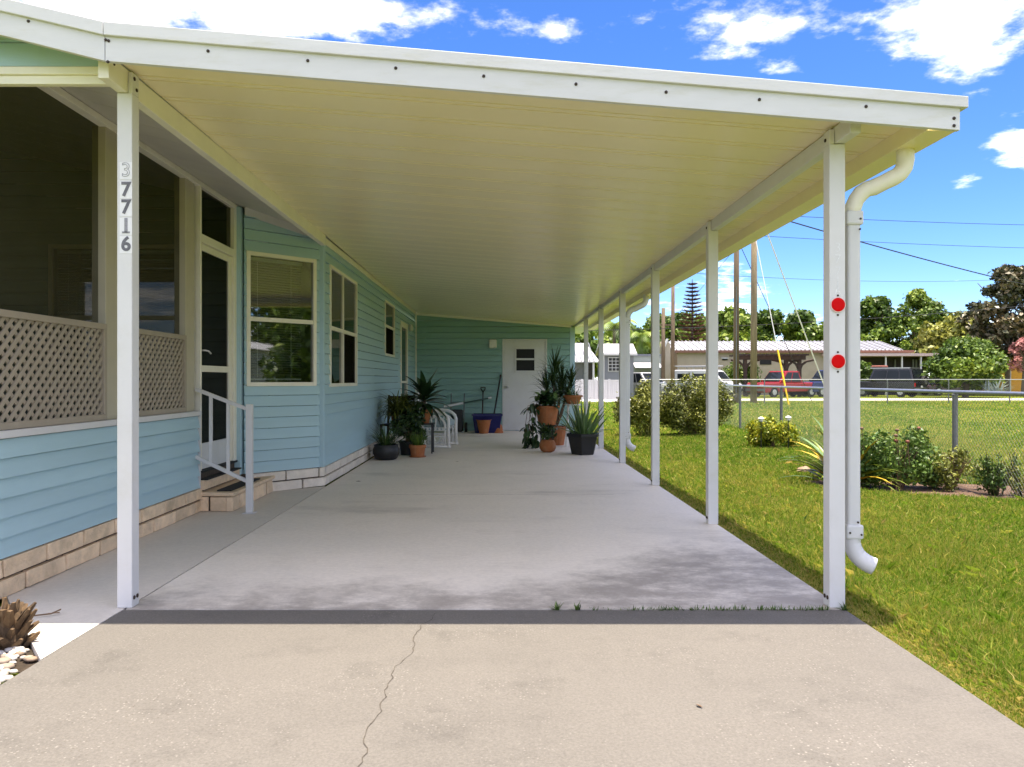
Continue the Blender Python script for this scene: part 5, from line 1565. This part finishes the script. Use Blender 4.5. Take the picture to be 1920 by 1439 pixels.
# tan gable at its left
tg = thing('tan_gable', (X(1252, 60), 60, GZ), 'narrow tan gable end seen between two poles', 'building')
b = MB(); b.prism([(X(1246, 60), 60, GZ), (X(1257, 60), 60, GZ), (X(1257, 60), 60, Z(646, 60)), (X(1251, 60), 60, Z(638, 60)), (X(1246, 60), 60, Z(650, 60))], (0, 5, 0)); b.build('wall', MT['cream_wall'], tg)
MB().beam((X(1244.5, 60), 59.9, Z(652, 60)), (X(1251, 60), 59.9, Z(636, 60)), .3, .12).build('roof_edge', MT['white'], tg)
# pergola in front
pg = thing('pergola', (X(1447, 57), 57, GZ), 'dark brown pergola with curved braces behind the red pickup', 'pergola')
for q in (1398, 1475, 1500):
    xx = X(q, 57)
    MB().box(xx - .12, xx + .12, 57, 57.24, GZ, Z(672, 57)).build('post', MT['shadewood'], pg)
    for s in (-1, 1):
        pts = [(xx + s * .05, 57.1, Z(694, 57))] + [(xx + s * (.05 + 1.0 * (1 - math.cos(a))), 57.1, Z(694, 57) + .75 * math.sin(a)) for a in (.5, 1.0, 1.57)]
        MB().tube(pts, .09, 6).build('brace', MT['shadewood'], pg)
MB().box(X(1384, 57), X(1510, 57), 56.9, 57.2, Z(675, 57), Z(667.5, 57)).build('beam', MT['shadewood'], pg)
for k in range(16):
    xx = X(1386 + k * 8.1, 57)
    MB().box(xx, xx + .1, 56.3, 59.5, Z(667.4, 57), Z(664.5, 57)).build('rafter', MT['shadewood'], pg)

# ---- neighbour's sheds and white vinyl fence, left of the poles
MT['vinyl'] = mat('white_vinyl', (.46, .46, .48), .4, .03)
MT['grey_side'] = mat('grey_shed_siding', (.15, .16, .19), .7, .06)
ns = thing('grey_garden_shed', (X(1158, 53), 53, GZ), 'grey shed with a white gridded window behind the white vinyl fence', 'shed')
MB().box(X(1130, 53), X(1188, 53), 53, 55.6, GZ, Z(664, 53)).build('wall', MT['grey_side'], ns)
b = MB(); b.prism([(X(1126, 53), 52.6, Z(664.5, 53)), (X(1126, 53), 54.3, Z(645, 54.3)), (X(1126, 53), 56, Z(664.5, 53)), (X(1126, 53), 54.3, Z(650, 54.3))], (X(1193, 53) - X(1126, 53), 0, 0)); b.build('roof', MT['vinyl'], ns)
MB().box(X(1126, 53), X(1193, 53), 52.55, 52.6, Z(667, 53), Z(663, 53)).build('fascia', MT['vinyl'], ns)
MB().box(X(1128, 53), X(1133, 53), 52.9, 52.99, GZ, Z(667, 53)).build('corner_board', MT['vinyl'], ns)
w = MB().box(X(1140, 53), X(1162, 53), 52.94, 52.995, Z(697, 53), Z(670, 53)).build('window', MT['vinyl'], ns)
for i in range(3):
    for j in range(4):
        MB().box(X(1141.3 + i * 7, 53), X(1146.8 + i * 7, 53), 52.91, 52.935, Z(695.6 - j * 6.3, 53), Z(690.8 - j * 6.3, 53)).build('pane', MT['dark'], w)
nc = thing('metal_roof_carport', (X(1098, 54), 54, GZ), 'open shelter with a white ribbed metal roof behind the vinyl fence', 'shelter')
b = MB(); b.add([(X(1060, 54), 52.5, Z(678, 52.5)), (X(1119, 54), 52.5, Z(678, 52.5)), (X(1106, 54), 56.5, Z(644, 56.5)), (X(1060, 54), 56.5, Z(644, 56.5)),
                 (X(1060, 54), 52.5, Z(680, 52.5)), (X(1119, 54), 52.5, Z(680, 52.5)), (X(1106, 54), 56.5, Z(646, 56.5)), (X(1060, 54), 56.5, Z(646, 56.5))],
                [(0,1,2,3), (7,6,5,4), (0,4,5,1), (1,5,6,2), (2,6,7,3), (3,7,4,0)]); r_ = b.build('roof', MT['vinyl'], nc)
for k in range(7):
    q0, q1 = 1066 + k * 8, 1060 + k * 7.2
    MB().beam(P(q0, 677, 52.45), P(q1, 643.5, 56.5), .05, .07).build('rib', MT['grey_side'], r_)
MB().box(X(1070, 54), X(1110, 54), 54.5, 54.7, GZ, Z(680, 52.5)).build('wall', MT['grey_side'], nc)
MB().box(X(1098, 54), X(1112, 54), 54.35, 54.49, GZ, Z(681, 52.5)).build('doorway', MT['porchdark'], nc)
for q in (1112, 1070):
    MB().box(X(q, 53) - .06, X(q, 53) + .06, 52.7, 52.82, GZ, Z(680, 52.5)).build('post', MT['vinyl'], nc)
vf = thing('vinyl_fence', (X(1115, 47), 47, GZ), 'solid white vinyl fence behind the last carport posts', 'fence')
for k in range(4):
    xa = X(1066 + k * 25.5, 47); xb = X(1066 + (k + 1) * 25.5, 47)
    for j in range(6):
        u = xa + .06 + (xb - xa - .06) * j / 6
        MB().box(u + .003, u + (xb - xa - .06) / 6 - .003, 47, 47.04, GZ + .05, Z(713, 47)).build('picket_board', MT['vinyl'], vf)
    MB().box(xa - .06, xa + .06, 46.95, 47.07, GZ, Z(711, 47)).build('fence_post', MT['vinyl'], vf)
    MB().box(xa + .06, xb - .06, 46.97, 47.065, Z(715, 47), Z(712.4, 47)).build('rail', MT['vinyl'], vf)
rv = thing('white_awning', (X(1206, 58), 58, GZ), 'white awning and pale trailer side behind the grey shed', 'trailer')
MB().box(X(1186, 58), X(1240, 58), 58, 60.5, GZ, Z(668, 58)).build('body', MT['greygreen'], rv)
MB().box(X(1184, 58), X(1242, 58), 57.9, 60.6, Z(668, 58), Z(664.5, 58)).build('roof', MT['grey_side'], rv)
MB().prism([(X(1186, 58), 57.95, Z(680, 58)), (X(1186, 58), 56.8, Z(690, 58)), (X(1186, 58), 56.8, Z(691, 58)), (X(1186, 58), 57.95, Z(683, 58))], (X(1236, 58) - X(1186, 58), 0, 0)).build('awning', MT['vinyl'], rv)
oh = thing('orange_house', (X(1915, 66), 66, GZ), 'orange walled house corner at the far right edge', 'house')
MB().box(X(1880, 66), X(1990, 66), 66, 72, GZ, Z(668, 66)).build('wall', mat('orange_wall', (.52, .25, .035), .8, .1), oh)
MB().box(X(1876, 66), X(2000, 66), 65.5, 72.5, Z(668, 66), Z(663, 66)).build('roof', MT['ribroof'], oh)
MB().box(X(1888, 66), X(1890, 66), 65.6, 65.7, GZ, Z(668, 66)).build('porch_post', MT['vinyl'], oh)

# ---- vehicles
MT['tyre'] = mat('tyre', (.015, .015, .016), .8, .1)
MT['rim'] = mat('wheel_rim', (.45, .45, .47), .3, .1, metal=.7)
MT['autoglass'] = mat('tinted_glass', (.012, .016, .02), .12, .02, spec=.25)
MT['lamp'] = mat('headlamp', (.75, .75, .72), .2, .05)
MT['tail'] = mat('tail_lamp', (.40, .01, .01), .25, .05)
def paint(name, c): return mat(name, c, .25, .03, 1, spec=.6)
def vehicle(name, label, loc, rz, kind, m, length=4.9, width=1.85, height=1.75):
    """front towards +x in local space"""
    t = thing(name, loc, label, kind, 'vehicles parked across the street', local=True, rotz=rz)
    hl, hw = length / 2, width / 2
    B_ = lambda b, n, mm, **k: loc_build(b, n, mm, t, **k)
    g, belt = .32, height * .56
    if kind == 'van':
        lower = [(-hl, g), (hl, g), (hl + .05, .62), (hl - .02, .95), (hl - .75, 1.12), (hl - 1.35, height - .1), (hl - 1.6, height), (-hl + .12, height), (-hl, height - .15)]
        cab = None
    elif kind == 'pickup':
        lower = [(-hl, g + .1), (hl, g), (hl + .03, .75), (hl - .08, belt), (-hl, belt)]
        cab = [(hl - 1.35, belt), (hl - 2.05, height), (hl - 3.2, height), (hl - 3.45, belt)]
    else:
        lower = [(-hl, g + .08), (hl, g), (hl + .03, .75), (hl - .08, belt), (-hl, belt)]
        cab = [(hl - 1.25, belt), (hl - 1.6, height), (-hl + .25, height), (-hl + .03, belt)]
    b = MB(); b.prism([(x, -hw, z) for x, z in lower], (0, width, 0)); body = B_(b, 'body', m, bevel=.07)
    if cab:
        b = MB(); n = len(cab); ti = .10
        top = height
        vs = []
        for sgn in (-1, 1):
            for x, z in cab: vs.append((x, sgn * (hw - (ti if z > belt + .1 else .02)), z))
        b.add(vs, [(3, 2, 1, 0), (4, 5, 6, 7), (0, 1, 5, 4), (1, 2, 6, 5), (2, 3, 7, 6), (3, 0, 4, 7)])
        cb = B_(b, 'cabin', m, bevel=.04)
        for sgn in (-1, 1):
            (xa, za), (xb, zb), (xc, zc_), (xd, zd) = cab
            mid = (xb + xc) / 2
            def sp_(x, z):
                k = (z - belt) / (height - belt)
                return (x, sgn * (hw - .02 - (ti - .02) * k + .012), z)
            lo, hi = belt + .06, height - .10
            def xl(z): return xa + (xb - xa) * (z - belt) / (height - belt) - .12
            def xr(z): return xd + (xc - xd) * (z - belt) / (height - belt) + .12
            cuts = [1.0, .52, 0.0] if kind == 'pickup' else [1.0, .62, .30, 0.0]
            for q in range(len(cuts) - 1):
                u0, u1 = cuts[q], cuts[q + 1]
                f = lambda u, z: xr(z) + (xl(z) - xr(z)) * u
                pts = [sp_(f(u0, lo) - .04, lo), sp_(f(u1, lo) + .04, lo), sp_(f(u1, hi) + .04, hi), sp_(f(u0, hi) - .04, hi)]
                b = MB(); b.prism(pts, (0, sgn * .006, 0)); B_(b, 'side_window', MT['autoglass'])
        for (p0, p1, nm, s) in ((cab[0], cab[1], 'windscreen', 1), (cab[3], cab[2], 'rear_window', -1)):
            vs = []
            for (k, yy) in ((.10, .86), (.90, .80)):
                x = p0[0] + (p1[0] - p0[0]) * k; z = p0[1] + (p1[1] - p0[1]) * k
                for sg in (-1, 1): vs.append((x + s * .03, sg * hw * yy, z + .012))
            b = MB(); b.prism([vs[0], vs[1], vs[3], vs[2]], (s * .008, 0, .004)); B_(b, nm, MT['autoglass'])
    else:
        for sgn in (-1, 1):
            for (xa, xb) in ((hl - 2.15, hl - 1.35), (-hl + 1.5, -hl + 2.5), (-hl + .35, -hl + 1.3)):
                b = MB(); b.box(xa, xb, sgn * hw - .006, sgn * hw + .006, height * .58, height - .28); B_(b, 'side_window', MT['autoglass'])
        b = MB(); b.prism([(hl - .80, -hw * .86, 1.17), (hl - .80, hw * .86, 1.17), (hl - 1.33, hw * .82, height - .16), (hl - 1.33, -hw * .82, height - .16)], (.02, 0, .012)); B_(b, 'windscreen', MT['autoglass'])
        for s in (-1, 1):
            b = MB(); b.box(-hl - .012, -hl + .01, s * .42 - .32, s * .42 + .32, height * .6, height - .3); B_(b, 'rear_window', MT['autoglass'])
    for sx in (hl - .85, -hl + .95):
        for sgn in (-1, 1):
            b = MB(); b.tube([(sx, sgn * (hw - .2), .36), (sx, sgn * (hw + .015), .36)], .36, 20); w = B_(b, 'wheel', MT['tyre'], bevel=.03)
            b = MB(); b.tube([(sx, sgn * (hw + .012), .36), (sx, sgn * (hw + .03), .36)], .20, 14); obj('rim', b.mesh('rim'), MT['rim'], w, (0, 0, 0))
    for sgn in (-1, 1):
        b = MB(); b.box(hl - .02, hl + .045, sgn * (hw - .28) - .18, sgn * (hw - .28) + .18, .72, .88); B_(b, 'headlight', MT['lamp'])
        b = MB(); b.box(-hl - .02, -hl + .02, sgn * (hw - .12) - .09, sgn * (hw - .12) + .09, .75, 1.0); B_(b, 'tail_light', MT['tail'])
        b = MB(); b.cbox((hl - 1.55, sgn * (hw + .10), belt + .10), .10, .20, .14); B_(b, 'mirror', m)
    b = MB(); b.box(hl - .05, hl + .10, -hw + .05, hw - .05, .42, .62); B_(b, 'bumper', MT['galv_post' if kind != 'van' else 'tyre'])
    b = MB(); b.box(-hl - .10, -hl + .05, -hw + .05, hw - .05, .46, .64); B_(b, 'bumper', MT['galv_post'])
    if kind == 'pickup':
        b = MB(); b.box(-hl + .08, hl - 3.55, -hw + .1, hw - .1, belt + .001, belt + .006); B_(b, 'bed', MT['tyre'])
    b = MB(); b.box(-hl - .112, -hl - .10, -.16, .16, .68, .82); B_(b, 'plate', MT['plate'])
    return t
def vground(px, Y): return (X(px, Y), Y, GZ + .004)
vehicle('red_pickup', 'red pickup parked behind the weathered pole and far fence', vground(1470, 55.5), math.radians(203), 'pickup', paint('red_paint', (.28, .008, .014)), 5.2, 1.9, 1.85)
vehicle('blue_pickup', 'dark blue pickup parked right of the red pickup', vground(1560, 57.0), math.radians(200), 'pickup', paint('blue_paint', (.012, .022, .10)), 5.2, 1.9, 1.95)
sv = vehicle('black_suv', 'boxy black off roader with rear spare wheel in the open carport', vground(1665, 56.0), math.radians(128), 'suv', paint('black_paint', (.010, .010, .014)), 4.5, 1.9, 2.0)
loc_build(MB().tube([(-2.26, -.35, 1.12), (-2.48, -.35, 1.12)], .40, 22), 'spare_wheel', MT['tyre'], sv, bevel=.04)
loc_build(MB().tube([(-2.475, -.35, 1.12), (-2.50, -.35, 1.12)], .22, 14), 'spare_rim', MT['rim'], sv)
loc_build(MB().box(-1.9, .9, -.78, .78, 2.03, 2.10), 'roof_rack', MT['galv'], sv)
loc_build(MB().chbox(.2, 1.0, -.5, .5, 2.11, 2.27, .06), 'roof_load', MT['flower'], sv)
vn = vehicle('white_van', 'white work van with a roof rack behind the golden shrub', vground(1326, 56.0), math.radians(-38), 'van', paint('white_paint', (.45, .46, .49)), 4.5, 1.8, 1.95)
for sy in (-.7, .7): loc_build(MB().tube([(-2.1, sy, 2.18), (.7, sy, 2.18)], .03, 6), 'rack_rail', MT['galv_post'], vn)
for x in (-1.9, -.7, .5): loc_build(MB().tube([(x, -.80, 1.94), (x, -.7, 2.18), (x, .7, 2.18), (x, .80, 1.94)], .028, 6), 'rack_hoop', MT['galv_post'], vn)
for yy in (-.25, .25): loc_build(MB().tube([(-2.6, yy, 2.23), (1.1, yy, 2.23)], .035, 6), 'ladder_rail', MT['galv'], vn)
vehicle('white_pickup', 'white pickup half hidden behind the olive shrub', vground(1212, 55.0), math.radians(-58), 'pickup', paint('white_paint_two', (.45, .46, .48)), 4.6, 1.75, 1.75)
vehicle('dark_car', 'low dark car under the green tree right of the cream house', vground(1778, 60.0), math.radians(185), 'car', paint('maroon_paint', (.03, .008, .012)), 4.5, 1.8, 1.45)

# ---- trees
def tree(name, label, px, Y, top_py, width_px, seed, m, n=9000, leaf=.42, trunk=.22, base=.28, k=46, shape=1.0, group='trees behind the cream house', br=.33, tint0=0.0):
    x, w = X(px, Y), width_px / F * Y / 2
    top = Z(top_py, Y); h = top - GZ
    t = thing(name, (x, Y, GZ), label, 'tree', group)
    rr = random.Random(seed)
    cz0 = GZ + h * base
    MB().tube([(x, Y, GZ), (x + .1, Y, cz0), (x + rr.uniform(-.2, .2), Y, GZ + h * .8)], [trunk, trunk * .8, trunk * .25], 9).build('trunk', MT['bark'], t)
    for i in range(6):
        a = rr.uniform(0, 6.28); r = w * rr.uniform(.4, .8)
        MB().tube([(x, Y, cz0 + h * .06 * i), (x + r * .5 * math.cos(a), Y + r * .5 * math.sin(a), cz0 + h * (.12 + .07 * i)), (x + r * math.cos(a), Y + r * math.sin(a), cz0 + h * (.2 + .08 * i))], [trunk * .45, trunk * .3, trunk * .1], 6).build('limb', MT['bark'], t)
    bl = []
    for i in range(k):
        u = rr.random(); z = cz0 + (h * (1 - base)) * (u * .92 + .02)
        prof = math.sin(math.pi * min(1, (u * .86 + .16) ** shape)) ** .6 if shape != 0 else (1 - u * .85)
        a = rr.uniform(0, 6.28); r = w * prof * rr.uniform(.35, .95)
        s = w * br * rr.uniform(.7, 1.3)
        bl.append((x + r * math.cos(a), Y + r * math.sin(a), min(z, top - s * .7), s, s, s * .75))
    leafmesh('crown', bl, n, leaf, m, t, seed=seed, aspect=.62, shell=.5, tint_scale=.35, tint0=tint0)['kind'] = 'stuff'
    return t
tree('leafy_tree', 'broad green tree above the left end of the metal roof', 1288, 82, 586, 120, 1, MT['leaf_tree'], leaf=.5)
tree('leafy_tree', 'bright green tree between the second post and the dark pole', 1372, 80, 576, 110, 2, MT['leaf_tree'], leaf=.5, tint0=.1)
tree('leafy_tree', 'rounded green tree behind the weathered pole', 1440, 83, 582, 110, 3, MT['leaf_tree'], leaf=.5)
tree('leafy_tree', 'green tree ending just left of the first right post', 1505, 80, 583, 100, 4, MT['leaf_tree'], leaf=.5, tint0=-.05)
tree('leafy_tree', 'dark leafy tree behind the downspout', 1235, 78, 590, 90, 5, MT['leaf_tree'], leaf=.45, tint0=-.15)
tree('leafy_tree', 'dark green tree right of the downspout above the carport roof', 1640, 76, 556, 100, 6, MT['leaf_tree'], leaf=.45, tint0=-.12)
tree('feathery_tree', 'tall feathery green tree with wispy top in the right background', 1722, 74, 542, 120, 7, MT['leaf_tree'], leaf=.34, n=10000, shape=.85, br=.26, k=56)
tree('flowering_tree', 'yellowish green tree with pale flower tips left of the dark magnolia', 1800, 64, 586, 150, 8, MT['leaf_olive'], leaf=.38, n=10000, tint0=.08)
tree('magnolia_tree', 'dark bronze leaved magnolia tree at the right edge', 1888, 60, 498, 140, 9, MT['leaf_bronze'], leaf=.40, n=12000, shape=.7, k=70, br=.27)
tree('bushy_tree', 'low bright green bushy tree in front of the magnolia', 1810, 54, 634, 140, 10, MT['leaf_tree'], leaf=.28, n=11000, base=.22, tint0=.02)
tree('pink_tree', 'small pink flowering tree at the right edge under the magnolia', 1920, 57, 634, 60, 11, MT['leaf_pink'], leaf=.25, n=1800, base=.45)
for i, (px, Y, tp_, wd) in enumerate(((1090, 70, 598, 120), (1160, 84, 610, 110), (1970, 75, 560, 160), (2080, 70, 520, 200), (1570, 90, 600, 120))):
    tree('leafy_tree', ['green tree behind the white metal shelter', 'green tree behind the grey shed', 'green tree outside the right edge', 'broad green tree well right of the frame', 'green tree hidden behind the first right post'][i], px, Y, tp_, wd, 30 + i, MT['leaf_tree'], leaf=.5, n=8000, tint0=-.08)
# spiky plant with pale leaves near the orange house
t = thing('agave_clump', (X(1862, 52), 52, GZ), 'pale spiky agave clump under the bushy green tree', 'plant')
rr = random.Random(15)
for i in range(34):
    b = MB(); b.strap((X(1862, 52) + rr.uniform(-.4, .4), 52 + rr.uniform(-.3, .3), GZ + .3), rr.uniform(0, 6.28), rr.uniform(.8, 1.3), .16, rr.uniform(.3, 1.4), rr.uniform(.2, 1.0), 5, .4)
    b.build('leaf', MT['agave'] if 'agave' in MT else MT.setdefault('agave', mat('agave_leaf', (.30, .36, .33), .5, .15)), t)
# Norfolk Island pine
px, Y = 1298, 72
x, top = X(px, Y), Z(524, Y)
np_ = thing('norfolk_pine', (x, Y, GZ), 'tall russet tiered pine rising above the green trees', 'tree')
MB().tube([(x, Y, GZ), (x, Y, top)], [.2, .03], 8).build('trunk', MT['bark'], np_)
rr = random.Random(19); b = MB(); z = 3.2; V_ = []
g = np.random.default_rng(3)
tiers = 0
while z < top - .2:
    R_ = .25 + 1.35 * (1 - (z - 3.2) / (top - 3.2)) ** .8
    for k in range(12):
        a = k * 2 * math.pi / 12 + tiers * .3 + rr.uniform(-.1, .1)
        pts = [Vector((x, Y, z))]
        for s in range(1, 5):
            u = s / 4
            pts.append(Vector((x + R_ * u * math.cos(a), Y + R_ * u * math.sin(a), z + .32 * R_ * u * u * .6)))
        b.tube(pts, [.05, .045, .04, .035, .02], 4)
        for s in range(14):
            u = .25 + .75 * s / 13
            i0 = min(int(u * 4), 3); q = pts[i0].lerp(pts[i0 + 1], u * 4 - i0)
            for sg in (-1, 1):
                dd = Vector((-math.sin(a) * sg, math.cos(a) * sg, .5)).normalized() * (.16 + .22 * (1 - u))
                b.add([q, q + dd + Vector((math.cos(a), math.sin(a), 0)) * .10, q + Vector((math.cos(a), math.sin(a), .0)) * .07], [(0, 1, 2)])
    z += .36; tiers += 1
b.t = [random.random() for _ in b.f]
b.build('crown', MT['leaf_pine'], np_)['kind'] = 'stuff'
# palm by the downspout
def palm(px, Y, crown_py, r, label, seed, nf=20):
    x, z = X(px, Y), Z(crown_py, Y)
    t = thing('palm_tree', (x, Y, GZ), label, 'palm', 'palms left of the poles')
    MB().tube([(x, Y, GZ), (x + .1, Y, z)], [.17, .13], 9).build('trunk', MT['bark'], t)
    rr = random.Random(seed)
    for i in range(nf):
        a = rr.uniform(0, 6.28); lift = rr.uniform(-.2, 1.2); b = MB(); q = Vector((x + .1, Y, z)); an = lift; n = 14
        for s in range(n):
            fw = Vector((math.cos(a) * math.cos(an), math.sin(a) * math.cos(an), math.sin(an)))
            sd2 = Vector((-math.sin(a), math.cos(a), 0)); nx = q + fw * (r / n)
            for sg in (-1, 1):
                ll_ = r * .34 * math.sin(math.pi * (s + 1.5) / (n + 2))
                b.add([q, nx, nx + sd2 * sg * ll_ + fw * ll_ * .4 - Vector((0, 0, ll_ * .45))], [(0, 1, 2)])
            q = nx; an -= (1.6 + rr.uniform(0, .6)) / n
        b.t = [rr.random()] * len(b.f)
        b.build('frond', MT['leaf_tree'], t)
palm(1150, 63, 612, 2.3, 'feathery palm seen between the last carport posts', 3)
palm(1200, 60, 634, 1.9, 'palm with drooping fronds right of the second downspout', 4, 16)
# hedge in front of the cream house
for i, (px, lb) in enumerate(((1378, 'round green bush at the foot of the dark utility pole'), (1402, 'round green bush between the two utility poles'), (1628, 'leafy shrub at the left end of the open carport'))):
    xx = X(px, 58)
    t = thing('round_bush', (xx, 58, GZ), lb, 'bush', 'bushes in front of the cream house')
    MB().tube([(xx, 58, GZ), (xx, 58, 1.0)], .05, 6).build('stem', MT['stem'], t)
    leafmesh('foliage', [(xx + rr.uniform(-.5, .5), 58 + rr.uniform(-.3, .3), GZ + rr.uniform(.5, 2.2), .55, .5, .5) for _ in range(9)], 1500, .24, MT['leaf_tree'], t, seed=60 + i, tint_scale=.5)['kind'] = 'stuff'
# street scene to the right of the frame (seen only in the window glass)
wh = thing('white_mobile_home', (26, -4, GZ), 'long white mobile home well right of the frame', 'house')
MB().box(28, 42, -7, -2, GZ, 2.8).build('wall', MT['vinyl'], wh)
MB().prism([(27.7, -7.4, 2.8), (27.7, -4.5, 3.6), (27.7, -1.6, 2.8)], (14.6, 0, 0)).build('roof', MT['ribroof'], wh)
for k in range(4): MB().box(27.93, 27.99, -6.6 + k * 1.2, -5.9 + k * 1.2, 1.2, 2.2).build('window', MT['dark'], wh)
for i, (xx, yy, hh) in enumerate(((31, 1.5, 6.5), (33, 6, 7.5), (27, 17, 7.5), (30, -10, 7), (45, -5, 9), (31, 11, 7))):
    Yt = yy; t = thing('yard_tree', (xx, yy, GZ), ['tree beside the white mobile home', 'tree behind the white mobile home', 'small tree on the neighbouring lawn', 'tree near the street corner', 'tallest tree behind the mobile home', 'tree at the far end of the neighbouring lawn'][i] + ' outside the frame', 'tree', 'trees right of the frame')
    MB().tube([(xx, yy, GZ), (xx, yy, hh * .7)], [.2, .06], 8).build('trunk', MT['bark'], t)
    rr = random.Random(70 + i)
    leafmesh('crown', [(xx + rr.uniform(-2, 2), yy + rr.uniform(-2, 2), hh * rr.uniform(.12, .9), 1.4, 1.4, 1.0) for _ in range(34)], 5000, .5, MT['leaf_tree'], t, seed=70 + i, tint_scale=.4)['kind'] = 'stuff'
